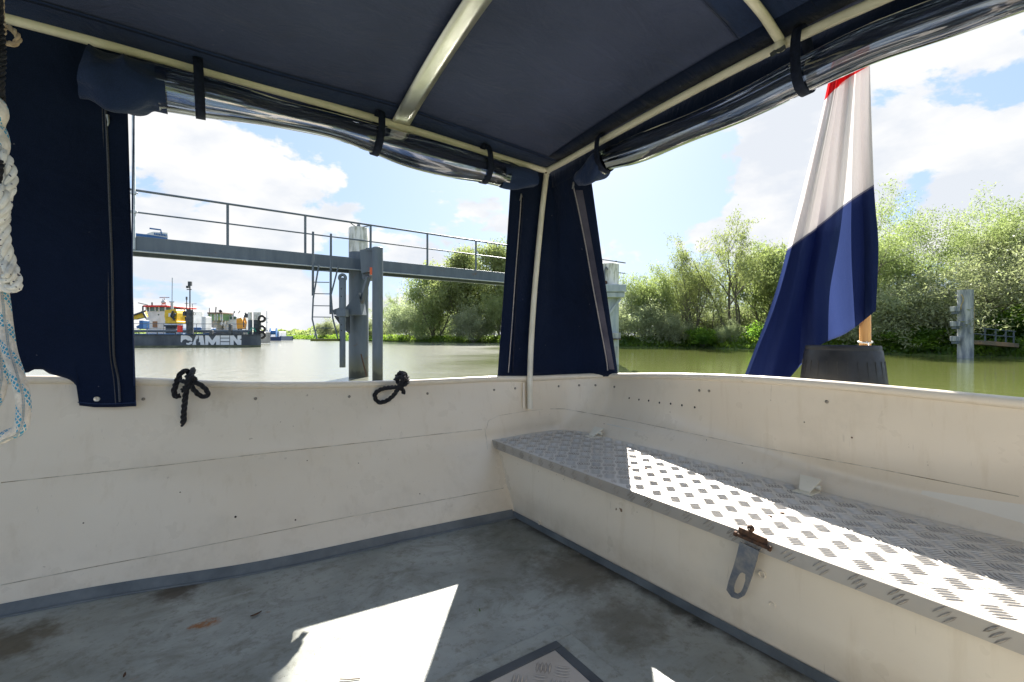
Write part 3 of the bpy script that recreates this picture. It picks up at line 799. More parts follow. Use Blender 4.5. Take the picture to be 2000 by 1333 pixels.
def onfloor(px, py, off=0.0):
    h = FLOOR.ray_cast(EYE, ray(px, py).normalized()); return h[0] + UP * off


sk = MB(); n_side = 4 * 8 + 1
sk.grid([[lev[0][j] + Vector((0, -.004, .0)) + UP * 0 for j in range(n_side)], [lev[0][j] + (lev[1][j] - lev[0][j]).normalized() * .046 + Vector((0, -.004, 0)) for j in range(n_side)]]); sk.uv = {}
sk.build('skirting', M_skirt, boat)
wl = MB(); random.seed(4)
for a, b in ((0, n_side),):
    pts = [lev[0][j] + Vector((0, -.016, .002)) for j in range(a, b)]; wl.tube(pts, .006, 6)
wl.build('floor_weld', M_skirt, boat)


def seam(pts, r=.0016):
    q = []
    for (a, b), (c, d) in zip(pts, pts[1:]):
        n = max(2, int(abs(c - a) / 12) + 2)
        for i in range(n):
            t = i / n; q.append(onwall(a + (c - a) * t, b + (d - b) * t, .0005)[0])
    q.append(onwall(*pts[-1], .0005)[0]); m = MB(); m.tube(q, r, 5); return m


sm = [[(2, 943), (180, 924), (330, 908), (500, 888), (680, 868), (840, 850), (941, 839)], [(2, 1143), (180, 1108), (340, 1078), (500, 1046), (680, 1010), (860, 977), (983, 954)],
      [(947, 838), (950, 858), (952, 878)], [(950, 838), (954, 822), (975, 812), (1030, 803), (1060, 800)], [(1075, 799), (1102, 799), (1220, 820), (1350, 847), (1440, 866), (1700, 913), (1990, 970)]]
for i, q in enumerate(sm): seam(q, .0016 if i != 3 else .0010).build('weld_seam', M_seam, boat)
# bolts and holes
for (px, py) in [(280, 780), (499, 779), (682, 775), (835, 769), (965, 762), (1006, 759), (1091, 755), (1131, 753), (1163, 753), (1200, 756), (1366, 763), (1385, 764), (1615, 785)]:
    p, n = onwall(px, py); m = MB(); m.lathe(p, [(.0075, 0), (.0075, .002), (.006, .004), (.0035, .0055), (.0005, .006)], 12, n); m.build('bolt', M_bolt, boat)
for (px, py) in [(1229, 778), (1248, 781), (1267, 783), (1288, 787), (1310, 789), (1332, 792), (1357, 796)]:
    p, n = onwall(px, py, .0012); m = MB(); m.lathe(p, [(.0065, -.0005), (.0055, .0004), (.0005, .0003)], 12, n); m.build('drilled_hole', M_black, boat)
for (px, py, r) in [(577, 1016, .004), (460, 1010, .005), (1275, 1076, .006), (600, 900, .003), (1571, 825, .003), (1664, 855, .004), (352, 962, .003), (163, 1022, .003), (820, 965, .003), (700, 905, .0025), (1380, 860, .003), (1450, 905, .003)]:
    try:
        p, n = onwall(px, py, .0008)
        if px == 1275: s = 1.497 / ray(px, py).x; p = W(px, py, s); n = Vector((-1, 0, 0))
        m = MB(); m.lathe(p, [(r, 0), (r * .8, .001), (.0004, .0012)], 9, n); m.build('paint_chip', M_rust, boat)
    except Exception: pass

# bench
def backx(y): return interp(y, [(-.55, 2.0), (-.44, 2.1), (-.28, 2.13), (2.09, 2.132), (2.3, 2.126), (2.45, 2.05)])
zl = ZE - .65
bench = MB()
br = []
for y in np.linspace(2.47, -.62, 60):
    br.append([Vector((1.505, y, zl - .01)), Vector((1.503, y, ZE - .74)), Vector((1.500, y, ZE - .845)), Vector((1.494, y, ZE - .87)), Vector((1.499, y, ZE - .93)), Vector((1.506, y, ZE - fk(y) - .01))])
bench.grid(br); bench.uv = {}; bench_o = bench.build('bench', M_cream, boat)
sb = MB(); sb.grid([[Vector((1.497, y, ZE - fk(y) + .034)), Vector((1.496, y, ZE - fk(y)))] for y in np.linspace(2.24, -.5, 12)]); sb.uv = {}; sb.build('bench_skirting', M_skirt, bench_o)
outl = [(1.487, 2.46), (1.6, 2.462), (1.85, 2.478), (1.98, 2.468), (2.05, 2.44), (2.10, 2.37), (2.127, 2.28), (2.132, 2.09), (2.132, 1.0), (2.132, -.28), (2.09, -.44), (1.9, -.53), (1.487, -.6)]
lid = MB(); lid.prism([(x, y, zl) for x, y in outl], (0, 0, -.004))


def tread(mb, inside, place, u0, u1, v0, v1, p=.063, h=.0030, L0=.0235, W0=.0031, dirt_shade=1.75):
    """five-bar tread pattern; place(u,v,h)->point"""
    s2 = .70711; n = int(max(u1 - u0, v1 - v0) / p * 1.5) + 3
    cu, cv = (u0 + u1) / 2, (v0 + v1) / 2
    for i in range(-n, n):
        for j in range(-n, n):
            a, b = i * p, j * p; flip = (i + j) % 2
            for k in range(5):
                o = (k - 2) * .0125
                ca, cb = (a, b + o) if flip else (a + o, b)
                da, db = (1, 0) if flip else (0, 1)
                uu, vv = cu + (ca - cb) * s2, cv + (ca + cb) * s2
                if not (u0 < uu < u1 and v0 < vv < v1): continue
                du, dv = (da - db) * s2, (da + db) * s2
                L, Wd = L0, W0
                q = [(uu + du * L, vv + dv * L), (uu - du * L, vv - dv * L)]
                if not (inside(*q[0]) and inside(*q[1])): continue
                nu, nv = -dv * Wd, du * Wd
                e_ = 1.1; nd_, dd_ = dirt_shade, L * e_  # dark lozenge under each bar: painted crease shade plus dirt
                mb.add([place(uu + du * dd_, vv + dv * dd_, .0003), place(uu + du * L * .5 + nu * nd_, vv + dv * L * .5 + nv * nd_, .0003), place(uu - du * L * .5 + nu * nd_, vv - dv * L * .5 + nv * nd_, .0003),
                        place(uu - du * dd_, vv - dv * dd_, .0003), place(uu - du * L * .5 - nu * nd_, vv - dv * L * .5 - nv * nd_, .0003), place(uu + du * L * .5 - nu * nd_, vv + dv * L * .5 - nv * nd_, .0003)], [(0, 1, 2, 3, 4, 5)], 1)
                P4 = [place(q[0][0], q[0][1], .0006), place(uu + nu, vv + nv, .0006), place(q[1][0], q[1][1], .0006), place(uu - nu, vv - nv, .0006),
                      place(uu + du * L * .55, vv + dv * L * .55, h), place(uu - du * L * .55, vv - dv * L * .55, h)]
                mb.add(P4, [(0, 1, 4), (1, 5, 4), (1, 2, 5), (2, 3, 5), (3, 4, 5), (3, 0, 4)])


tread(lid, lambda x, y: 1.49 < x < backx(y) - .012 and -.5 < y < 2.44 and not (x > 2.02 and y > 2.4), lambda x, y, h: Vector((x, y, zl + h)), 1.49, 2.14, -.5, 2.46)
lid_o = lid.build('bench_lid', [M_cheq, M_tshade_dirt], bench_o, smooth=False)
lip = MB(); lip.box((1.483, -.6, zl - .047), (1.487, 2.452, zl - .0005))
tread(lip, lambda a, b: 0.001 < b < .046, lambda a, b, h: Vector((1.483 - h, a, zl - .047 + b)), -.5, 2.44, 0, .047, L0=.019, W0=.0026, dirt_shade=1.5)
lip.build('bench_lip', [M_lip, M_tshade_dirt], bench_o, smooth=False)


def bpt(px, py, x=1.483): return W(px, py, x / ray(px, py).x)


# hasp on the bench front
h0 = bpt(1437, 1043, 1.47); h1 = bpt(1503, 1072, 1.47)
hs = MB(); tdir = (h1 - h0).normalized()
hs.tube([h0, h1], .0062, 10)
hs.tube([h0 - tdir * .004, h0 + tdir * .004], .0085, 10); hs.tube([h1 - tdir * .004, h1 + tdir * .004], .0085, 10)
hs.obox(bpt(1470, 1048, 1.476), tdir * (h1 - h0).length * .42, Vector((0, 0, .012)), Vector((.003, 0, 0)))
hinge = hs.build('hasp_hinge', M_rust, bench_o)
pl = MB(); bl = Vector((-.004, 0, 0))
outer_px = [(1446, 1058), (1484, 1076), (1478, 1098), (1470, 1125), (1462, 1148), (1455, 1163), (1443, 1170), (1430, 1166), (1420, 1152), (1424, 1135), (1434, 1105), (1441, 1080)]
inner_px = [(1451, 1118), (1457, 1121), (1457, 1133), (1453, 1147), (1448, 1156), (1441, 1160), (1435, 1157), (1434, 1148), (1437, 1136), (1443, 1124), (1447, 1119), (1449, 1118)]
ou = [bpt(x, y, 1.466) for x, y in outer_px]; inn = [bpt(x, y, 1.466) for x, y in inner_px]
# ring of quads between outline and slot
order = [0, 1, 2, 3, 4, 5, 6, 7, 8, 9, 10, 11]; imap = [0, 1, 2, 3, 4, 4, 5, 6, 7, 8, 9, 10]
vs = ou + inn; vs2 = vs + [v + bl for v in vs]; N = 24; fs = []
for i in range(12):
    j = (i + 1) % 12; a, b = order[i], order[j]; c, d = 12 + imap[j], 12 + imap[i]
    f = (a, b, c, d) if c != d else (a, b, c); fs.append(f); fs.append(tuple(x + N for x in f)[::-1]); fs.append((a, b, b + N, a + N))
    if c != d: fs.append((c, d, d + N, c + N))
pl.add(vs2, fs); pl.build('hasp_strap', M_steel, bench_o, smooth=False)
rv = MB(); rv.lathe(bpt(1467, 1032, 1.479), [(.012, 0), (.012, .004), (.009, .009), (.001, .012)], 14, (-1, 0, 0)); rv.build('hasp_rivet', M_rust, bench_o)
for (px, py, r) in [(1053, 1021, .011), (1010, 952, .007), (1120, 1004, .009), (1508, 1183, .009), (1488, 1123, .010), (1122, 935, .006)]:
    m = MB(); p = bpt(px, py, 1.4975); m.tube([p + Vector((0, math.cos(a) * r, math.sin(a) * r)) for a in np.linspace(0, 6.283, 13)[:-1]], .0022, 5, closed=True); m.build('plug_ring', M_cream, bench_o)
# lid hinges at the back
for (px, py) in [(1170, 850), (1592, 953)]:
    s = .645 / ((py - 655) / 900); p = W(px, py, s); p.x = min(p.x, 2.10); m = MB()
    m.box((p.x - .075, p.y - .035, zl + .001), (p.x + .01, p.y + .035, zl + .006))
    m.tube([(p.x + .002, p.y - .04, zl + .022), (p.x + .002, p.y + .04, zl + .022)], .009, 10)
    m.prism([(p.x - .05, p.y - .02, zl + .006), (p.x - .05, p.y + .02, zl + .006), (p.x + .03, p.y + .05, zl + .045), (p.x + .03, p.y - .03, zl + .045)], (0, 0, .006))
    m.build('lid_hinge', M_pipe, bench_o, bevel=.001)
for (px, py) in [(1230, 912), (1261, 916), (1504, 1009), (1528, 1003)]:
    s = .649 / ((py - 655) / 900); p = W(px, py, s); m = MB(); m.lathe((p.x, p.y, zl + .001), [(.008, 0), (.006, .003), (.001, .0035)], 8); m.build('rusty_screw', M_rust, bench_o)

# floor hatch
hz = ZE - fk(1.1)
hb = MB(); hz2 = hz
for lo, hi in (((-.6, 1.172, hz - .004), (.982, 1.205, hz + .006)), ((.950, .1, hz - .004), (.982, 1.1715, hz + .006))): hb.box(lo, hi)
hfr = hb.build('hatch_frame', M_dark, boat, bevel=.003)
hp = MB(); hp.box((-.6, .1, hz - .004), (.9495, 1.1715, hz + .003))
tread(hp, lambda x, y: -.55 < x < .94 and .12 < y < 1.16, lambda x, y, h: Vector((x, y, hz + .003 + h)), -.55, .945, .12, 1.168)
hp.build('floor_hatch', [M_hatch, M_tshade_dirt], boat, smooth=False)
hr = MB(); hr.box((-.6, 1.2055, hz - .004), (1.05, 1.27, hz + .0035)); hr.box((.9825, .1, hz - .004), (1.05, 1.205, hz + .0035)); hr.build('hatch_coaming', M_floor, boat, bevel=.003)
# aft deck outside the transom
ad = MB(); ad.box((2.2, -.5, .55), (3.35, 2.2, .72)); ad.build('swim_platform', M_hull_out, boat, bevel=.02)
# post bracket
p, n = onwall(1027, 772, .012); bk2 = MB()
bk2.tube([onwall(1021, 748, .010)[0], onwall(1021, 797, .010)[0]], .009, 8); bk2.tube([onwall(1030, 748, .010)[0], onwall(1030, 797, .010)[0]], .005, 8)
bk2.build('post_bracket', M_cream, boat)

# ------------------------------------------------------------------ canopy
can = empty('canopy', (1, 1, 2.45), 'navy canvas cockpit canopy on cream tube frame with rolled up windows', 'canopy')
LR = [(-2.2, 2.45, 1.165), (-.625, 2.45, 1.170), (.2, 2.45, 1.166), (.89, 2.45, 1.150), (1.5, 2.45, 1.120), (1.85, 2.45, 1.106), (1.915, 2.45, 1.105)]
RR = [(1.915, 2.45, 1.105), (1.925, 2.2, 1.12), (1.93, 1.49, 1.155), (1.925, .93, 1.163), (1.92, .55, 1.142), (1.915, .1, 1.12), (1.905, -.42, 1.09)]
m = MB(); m.tube(catmull([(x, y, ZE + u) for x, y, u in LR], 6), .0195, 14); m.build('side_rail', M_pipe, can)
m = MB(); m.tube(catmull([(x, y, ZE + u) for x, y, u in RR], 6), .0195, 14); m.build('stern_rail', M_pipe, can)
pp = [(1.915, 2.45, ZE + 1.105)] + [tuple(W(px, py, s)) for px, py, s in ((1060, 400, 3.10), (1052, 480, 3.10), (1044, 570, 3.09), (1038, 660, 3.08), (1035, 735, 3.07), (1035, 770, 3.065), (1035, 799, 3.06))]
m = MB(); m.tube(catmull(pp, 6), .0185, 14); m.build('corner_post', M_pipe, can)
m = MB(); m.ball((1.915, 2.45, ZE + 1.105), .026); m.tube([(1.90, 2.435, ZE + 1.075), (1.93, 2.46, ZE + 1.08)], .012, 8); m.build('corner_joint', M_pipe, can)
m = MB(); m.ball((1.902, 2.44, ZE + 1.085), .008); m.build('joint_bolt', M_rust, can)
for y0 in (-.42,):
    m = MB(); m.tube([(-2.2, y0, ZE + 1.13), (1.905, y0, ZE + 1.09)], .0195, 12); m.build('side_rail', M_pipe, can)
    m = MB(); m.tube([(1.905, y0, ZE + 1.09), (1.95, -.6, ZE - .24)], .0185, 12); m.build('corner_post', M_pipe, can)


def roofz(x, y, off=.022):
    e = interp(x, [(-2.2, 1.165), (.89, 1.150), (1.5, 1.120), (1.95, 1.105)]); cr = interp(x, [(-2.2, 1.352), (.89, 1.352), (1.2, 1.335), (1.5, 1.29), (1.75, 1.235), (1.95, 1.165)])
    f = max(0, 1 - ((y - 1.0) / 1.48) ** 2)
    if x < 1.2: sg = -.010 * math.sin((x - .89) * 2.4) ** 2
    else: sg = 0
    return ZE + e + (cr - e) * f + off + sg


ry = list(np.linspace(2.475, -.46, 50)); rx = list(np.linspace(-2.2, 1.95, 60))
rf = MB(); rf.grid([[Vector((x, y, roofz(x, y) + .004 * mnoise.noise(Vector((x * 1.4, y * 1.4, 0))))) for y in ry] for x in rx]); rf.build('roof_panel', M_roof, can, thick=.003)
# reinforcement strips sewn under the roof
def strip(y0, y1, x0, x1, off, mt, nm, dx=0):
    g = MB(); g.grid([[Vector((x, y + (dx * (x - x0)), roofz(x, y, off))) for y in np.linspace(y0, y1, 12)] for x in np.linspace(x0, x1, 40)]); g.build(nm, mt, can, thick=.0015)
strip(2.455, 2.33, -2.2, 1.92, .013, M_fab, 'edge_strip')
strip(1.07, .78, .95, 1.90, .014, M_fab, 'seam_strip')
g = MB(); g.grid([[Vector((x, y, roofz(x, y, .013))) for y in np.linspace(2.32, -.4, 40)] for x in (1.83, 1.87, 1.92)]); g.build('edge_strip', M_canvas, can, thick=.0015)
for y_ in (2.34, 2.345, 1.06, .79):
    m = MB(); xs_ = np.linspace(-2.1 if y_ > 2 else .97, 1.88, 60); m.tube([Vector((x, y_, roofz(x, y_, .0095 if y_ > 2 else .0105))) for x in xs_], .0011, 4); m.build('stitch_line', M_strap, can)
# flat aluminium roof bow
bwv = MB(); rr = []
for y in np.linspace(2.46, -.42, 48): rr.append([Vector((x, y, roofz(.89, y, -.006) - .002 * (1 - abs(x - .89) / .05))) for x in (.84, .87, .91, .94)])
bwv.grid(rr); bwv.uv = {}; bo = bwv.build('roof_bow', M_alu, can, thick=.004)
m = MB(); m.prism([(.83, 2.475, ZE + 1.155), (.95, 2.475, ZE + 1.153), (.94, 2.485, ZE + 1.085), (.845, 2.485, ZE + 1.088)], (0, .004, 0)); m.build('bow_bracket', M_pipe, bo)
# centre brace with wing nut
m = MB(); bp = [Vector((-.9, .96, ZE + 1.34)), Vector((.6, .95, ZE + 1.335)), Vector((1.4, .935, ZE + 1.29)), Vector((1.72, .93, ZE + 1.235)), Vector((1.895, .93, ZE + 1.168))]
m.tube(catmull(bp, 6), .0175, 12); brace = m.build('centre_brace', M_pipe, can)
m = MB(); c = Vector((1.893, .93, ZE + 1.150)); m.lathe(c + Vector((0, 0, -.01)), [(.001, -.014), (.02, -.012), (.024, 0), (.02, .016), (.001, .02)], 16); m.build('brace_fitting', M_pipe, brace)
m = MB(); m.cyl(c + Vector((-.012, 0, -.03)), c + Vector((-.006, 0, -.015)), .007, n=8)
for s_ in (-1, 1): m.obox(c + Vector((-.014, s_ * .017, -.030)), Vector((0, .011, -.003)), Vector((.003, 0, .0)), Vector((0, .002, .008)))
m.build('wing_nut', M_dark, brace)
# valances
vl = MB(); vl.grid([[Vector((x, 2.482 + .004 * math.sin(x * 9), roofz(x, 2.475) - d)) for x in np.linspace(-2.2, 1.94, 60)] for d in (0, .05, .105)]); vl.build('valance', M_canvas, can, thick=.002)
vl = MB(); vl.grid([[Vector((1.965 + .003 * math.sin(y * 9), y, roofz(1.95, y) - d)) for y in np.linspace(2.48, -.46, 50)] for d in (0, .06, .125)]); vl.build('valance', M_canvas, can, thick=.002)


def hit(px, py, fn, axis='y', s0=.3, s1=6):
    """forward depth where the pixel ray meets the surface axis = fn(up)"""
    d = ray(px, py)
    for _ in range(50):
        s = (s0 + s1) / 2; v = (d.y if axis == 'y' else d.x) * s - fn(d.z * s)
        if v > 0: s1 = s
        else: s0 = s
    return EYE + d * s


# left curtain
def ysh(u): return 2.722 - .190 * (u + .2) if u > -.2 else 2.722 + .17 * (u + .2)
bot = [(-260, 700), (-100, 716), (0, 729), (40, 729), (56, 728), (66, 722), (84, 722), (95, 730), (118, 736), (135, 741), (147, 750), (154, 762), (153, 780), (150, 792), (185, 796), (225, 796), (266, 794)]
lc = MB(); rws = []; NU = 90; NV = 46
for j in range(NV + 1):
    v = j / NV; row = []
    for i in range(NU + 1):
        u = i / NU; pb = -260 + 526 * u; yb = interp(pb, bot); xt = -260 + 506 * u; yt = 30 + .27 * xt - 20
        px = xt + (pb - xt) * v; py = yt + (yb - yt) * v
        p = hit(px, py, ysh); p.y += .008 * math.sin(px * .021 + v * 2) * math.sin(v * 3.1) * min(1, v * 2)
        row.append(p)
    rws.append(row)
lc.grid(rws); lc.uv = {}; lcur = lc.build('side_curtain', M_canvas, can, thick=.002)


def zipline(pxs, fn, r, mt, par, off=.006, axis='y'):
    q = []
    for px, py in pxs:
        p = hit(px, py, fn, axis); p -= ray(px, py).normalized() * off; q.append(p)
    m = MB(); m.tube(catmull(q, 6), r, 6); return m.build('zip', mt, par)


zipline([(205, 190), (210, 290), (214, 400), (219, 520), (221, 640), (223, 700), (231, 740), (234, 785)], ysh, .0045, M_zip, lcur)
zipline([(199, 190), (203, 300), (207, 400), (211, 520), (213, 640), (216, 700), (222, 740), (226, 790)], ysh, .002, M_zip, lcur, .003)
q = [hit(a, b, ysh) - ray(a, b).normalized() * .004 for a, b in ((262, 215 + 10), (258, 500), (262, 742), (265, 792))]
m = MB(); m.tube(catmull(q, 5), .003, 6); m.build('hem', M_fab, lcur)
q = [hit(a, b, ysh) - ray(a, b).normalized() * .004 for a, b in ((152, 786), (185, 789), (225, 789), (264, 787))]
m = MB(); m.tube(catmull(q, 5), .0025, 6); m.build('hem', M_fab, lcur)
p = hit(189, 780, ysh) - ray(189, 780).normalized() * .004
m = MB(); m.lathe(p, [(.0115, 0), (.0115, .002), (.009, .004), (.004, .003), (.003, .006), (.0005, .0065)], 18, Vector((0, -1, 0))); m.build('snap_button', M_brass, lcur)
for (px, py) in [(210, 225), ]:
    m = MB(); p = hit(px, py, ysh) - ray(px, py).normalized() * .012; m.tube([p, p + Vector((.003, 0, -.03)), p + Vector((.0, 0, -.045))], [.006, .004, .002], 8); m.build('zip_pull', M_brass, lcur)

# corner curtain
tops = catmull([(1.650, 2.474, ZE + 1.125), (1.93, 2.474, ZE + 1.10), (1.955, 2.40, ZE + 1.115), (1.957, 2.10, ZE + 1.13)], 10)
botp = catmull([(1.600, 2.575, ZE - .30), (1.83, 2.555, ZE - .30), (2.20, 2.50, ZE - .305), (2.398, 2.262, ZE - .285)], 10)
cc = MB(); rws = []
for j in range(31):
    v = j / 30; rws.append([a.lerp(b, v) + Vector((.006, .006, 0)) * math.sin(i * .8 + v * 3) * math.sin(v * 3.1) for i, (a, b) in enumerate(zip(tops, botp))])
cc.grid(rws); cc.uv = {}; ccur = cc.build('corner_curtain', M_canvas, can, thick=.002)
CB = BVHTree.FromPolygons(cc.v, cc.f)


def oncc(px, py, off):
    h = CB.ray_cast(EYE, ray(px, py).normalized()); d = ray(px, py).normalized()
    return (h[0] if h[0] else W(px, py, 3)) - d * off


for pts, r, mt in (([(1018, 385), (1015, 430), (1008, 520), (1001, 620), (996, 690), (993, 728)], .0035, M_zipl), ([(1022, 385), (1019, 430), (1012, 520), (1006, 620), (1001, 728)], .006, M_strap),
                   ([(1120, 365), (1130, 410), (1144, 480), (1158, 560), (1173, 640), (1184, 700), (1187, 724)], .0042, M_zipl)):
    m = MB(); m.tube(catmull([oncc(a, b, .006) for a, b in pts], 5), r, 6); m.build('zip', mt, ccur)
st = MB(); st.grid([[oncc(a, b, .004) for a, b in ((1124 + (1190 - 1124) * t, 372 + (722 - 372) * t), (1130 + (1196 - 1130) * t, 372 + (722 - 372) * t), (1138 + (1200 - 1138) * t, 372 + (722 - 372) * t))] for t in np.linspace(0, 1, 14)]); st.uv = {}
M_grey_tape = mat('faded_purple_grey_tape', rough=.8, fn=varied((.035, .033, .06), (.10, .095, .13), 4))
st.build('edge_tape', M_grey_tape, ccur)
for a, b in ((1018, 385), (1120, 362)):
    m = MB(); p = oncc(a, b, .015); m.tube([p + Vector((0, 0, .02)), p, p + Vector((-.01, 0, -.025))], [.004, .007, .003], 8); m.build('zip_pull', M_brass, ccur)

# rolled windows
def roll(tab, axis, plane, seed, nv, segs_, name='window_roll'):
    pts = []; rad = []
    for px, t_, b_ in tab:
        cy = (t_ + b_) / 2; d = ray(px, cy); s = plane / (d.y if axis == 'y' else d.x); pts.append(EYE + d * s); rad.append((b_ - t_) / 2 / 900 * s * .97)
    cp = catmull(pts, 10); cr_ = [v.x for v in catmull([Vector((r, 0, 0)) for r in rad], 10)]
    n = 40; allr = []
    for i, (p, r) in enumerate(zip(cp, cr_)):
        row = []
        t = (cp[min(i + 1, len(cp) - 1)] - cp[max(i - 1, 0)]).normalized(); u = Vector((0, 0, 1)); u = (u - t * u.dot(t)).normalized(); v = t.cross(u)
        for k in range(n + 1):
            a = 2 * math.pi * (k % n) / n; e = mnoise.noise(Vector((math.cos(a) * 1.5, math.sin(a) * 1.5, i * .06 + seed)))
            e2 = mnoise.noise(Vector((math.cos(a) * 4, math.sin(a) * 4, i * .035 + seed * 2)))
            rr_ = r * 1.03 * (1 + .06 * e + .04 * e2); row.append(p + (u * math.cos(a) + v * math.sin(a) * .8) * rr_)
        allr.append(row)
    return cp, cr_, allr


Ltab = [(165, 92, 186), (205, 104, 205), (250, 116, 221), (300, 128, 215), (390, 150, 229), (480, 175, 240), (560, 200, 253), (650, 222, 271), (720, 240, 296), (800, 262, 328), (870, 282, 345), (940, 303, 356), (1000, 322, 369), (1045, 336, 366)]
cp, cr_, ar = roll(Ltab, 'y', 2.40, 1.0, 10, None)
i0, i1 = 31, 118
def part(ar, a, b, nm, mt, par): m = MB(); m.grid(ar[a:b + 1]); return m.build(nm, mt, par)
lroll = part(ar, i0, i1, 'rolled_window', M_vinyl, can)
inner = [[p + (c - p) * .35 for p in row] for row, c in zip(ar, cp)]
part(inner, i0, i1, 'inner_layer', M_vinyl, lroll)
core = [[p + (c + Vector((0, .02, .03)) - p) * .80 for p in row] for row, c in zip(ar, cp)]
part(core, i0, i1, 'inner_layer', M_fab, lroll)
def drape(ar, cp, a, b, seed):
    out = []
    for i in range(a, b + 1):
        out.append([p + (p - cp[i]) * (.10 * math.sin(k * .6 + i * .22 + seed) + .08 * math.sin(k * .31 - i * .3)) for k, p in enumerate(ar[i])])
    m = MB(); m.grid(out); return m
drape(ar, cp, 0, i0 + 2, 0).build('rolled_fabric_end', M_fab, can)
drape(ar, cp, i1 - 2, len(ar) - 1, 2).build('rolled_fabric_end', M_fab, can)
Rtab = [(1128, 338, 362), (1145, 322, 362), (1170, 300, 350), (1190, 290, 332), (1250, 262, 317), (1350, 222, 277), (1450, 176, 238), (1570, 112, 183), (1700, 48, 126), (1850, -8, 76), (2000, -62, 23), (2200, -135, -45), (2500, -250, -130)]
cpR, crR, arR = roll(Rtab, 'x', 1.90, 5.0, 10, None)
r0_, r1_ = 23, len(arR) - 1
rroll = part(arR, r0_, r1_, 'rolled_window', M_vinyl, can)
innR = [[p + (c - p) * .35 for p in row] for row, c in zip(arR, cpR)]; part(innR, r0_, r1_, 'inner_layer', M_vinyl, rroll)
corR = [[p + (c + Vector((.02, 0, .03)) - p) * .78 for p in row] for row, c in zip(arR, cpR)]; part(corR, r0_, r1_, 'inner_layer', M_fab, rroll)
drape(arR, cpR, 0, r0_ + 2, 1).build('rolled_fabric_end', M_fab, can)


def strap(cp, cr_, px, railz, par, wd=.034):
    i = min(range(len(cp)), key=lambda i: abs(((cp[i].dot(RGT)) / max(.1, cp[i].dot(FWD))) * 900 + 1000 - px))
    p = cp[i]; r = cr_[i] + .006; t = (cp[i + 1] - cp[i - 1]).normalized(); u = Vector((0, 0, 1)); u = (u - t * u.dot(t)).normalized(); v = t.cross(u); rows = []
    top = railz - p.z + .024
    for k in range(33):
        a = 2 * math.pi * k / 32; h = math.cos(a); hh = (top if h > 0 else r) * h; q = p + u * hh + v * math.sin(a) * r * .88
        rows.append([q - t * wd / 2, q + t * wd / 2])
    m = MB(); m.grid(rows); m.uv = {}; m.build('strap', M_strap, par, thick=.003)


def lrz(x): return ZE + interp(x, [(a, c) for a, b, c in LR])
for px in (386, 732, 946):
    i = min(range(len(cp)), key=lambda i: abs(((cp[i].dot(RGT)) / max(.1, cp[i].dot(FWD))) * 900 + 1000 - px)); strap(cp, cr_, px, lrz(cp[i].x), can, .036)
for px in (1181, 1570):
    i = min(range(len(cpR)), key=lambda i: abs(((cpR[i].dot(RGT)) / max(.1, cpR[i].dot(FWD))) * 900 + 1000 - px)); strap(cpR, crR, px, ZE + interp(-cpR[i].y, [(-b, c) for a, b, c in RR]), can, .036)

# ------------------------------------------------------------------ ropes
def rp(pts, s0): return [W(a, b, s0 + (c[0] if c else 0)) for a, b, *c in pts]
s1 = 2.19
k1 = MB()
rope(k1, rp([(352, 773, -.01), (344, 775, -.02), (340, 767, -.02), (342, 756, -.02), (346, 744, -.03), (353, 730, -.02), (362, 725, .0), (369, 729, .02), (371, 742, -.03), (366, 752, -.03), (357, 763, .0)], s1), .0125)
rope(k1, rp([(377, 722, .05), (376, 728, 0), (372, 737, -.04), (368, 748, -.05), (363.6, 764, -.03), (361, 784, -.02), (359, 808, -.01), (357.6, 840, .01)], s1), .0125)
rope(k1, rp([(366, 746, -.02), (374, 748, -.035), (386, 749, -.03), (398, 757, -.02), (406, 768, -.01), (401, 775, .0), (389, 772, -.01), (378, 761, -.03), (370, 749, -.03)], s1), .0115)
rope(k1, rp([(352, 741, -.03), (358, 745, -.045), (366, 743, -.05), (374, 738, -.04), (381, 741, .02)], s1), .0115)
rope(k1, rp([(376, 724, .05), (377, 722, .06), (371, 730, .09), (364, 738, .10)], s1), .0115)
tag(k1.build('rope_bow', M_brope), 'black rope tied in a bow over the gunwale with a long hanging tail', 'rope')
s2 = 2.585; k2 = MB()
rope(k2, rp([(789, 768, .0), (786, 762, -.02), (780, 752, -.04), (776, 742, -.05), (779, 732, -.03), (786, 729, .0), (793, 733, .03), (796, 742, .0), (790, 752, -.04), (778, 756, -.05), (766, 757, -.02), (750, 759, .0), (737, 765, .01), (732, 773, .01), (736, 784, .01), (746, 786, .0), (757, 782, -.01), (768, 773, -.02), (776, 762, -.04), (783, 750, -.06), (787, 738, -.05), (782, 730, .02), (774, 736, .06)], s2), .0125)
rope(k2, rp([(772, 741, -.03), (780, 738, -.07), (790, 741, -.06), (796, 748, .02)], s2), .012)
rope(k2, rp([(780, 728, .02), (788, 732, -.04), (785, 745, -.075), (778, 757, -.05)], s2), .012)
tag(k2.build('rope_loop', M_brope), 'black rope knotted on the gunwale with one open loop beside it', 'rope')
sR = .75
b1 = MB(); b1.tube(catmull(rp([(-14, 300, 0), (-8, 420, .02), (-4, 520, .02), (6, 590, .02), (12, 640, .02), (20, 690, .01), (36, 740, 0), (46, 790, 0), (40, 835, 0), (16, 850, 0), (-10, 856, 0), (-60, 830, 0)], sR), 14), .0092, 16)
b1.tube(catmull(rp([(-12, 590, .05), (-8, 660, .05), (1, 700, .05), (4, 735, .05), (-4, 775, .05), (-25, 810, .05)], sR), 12), .0086, 16)
b1.tube(catmull(rp([(-20, 190, .0), (-2, 205, -.01), (3, 225, -.01), (-4, 245, 0), (2, 262, 0), (6, 285, 0), (-3, 310, 0), (-20, 330, 0)], sR), 12), .0086, 16)
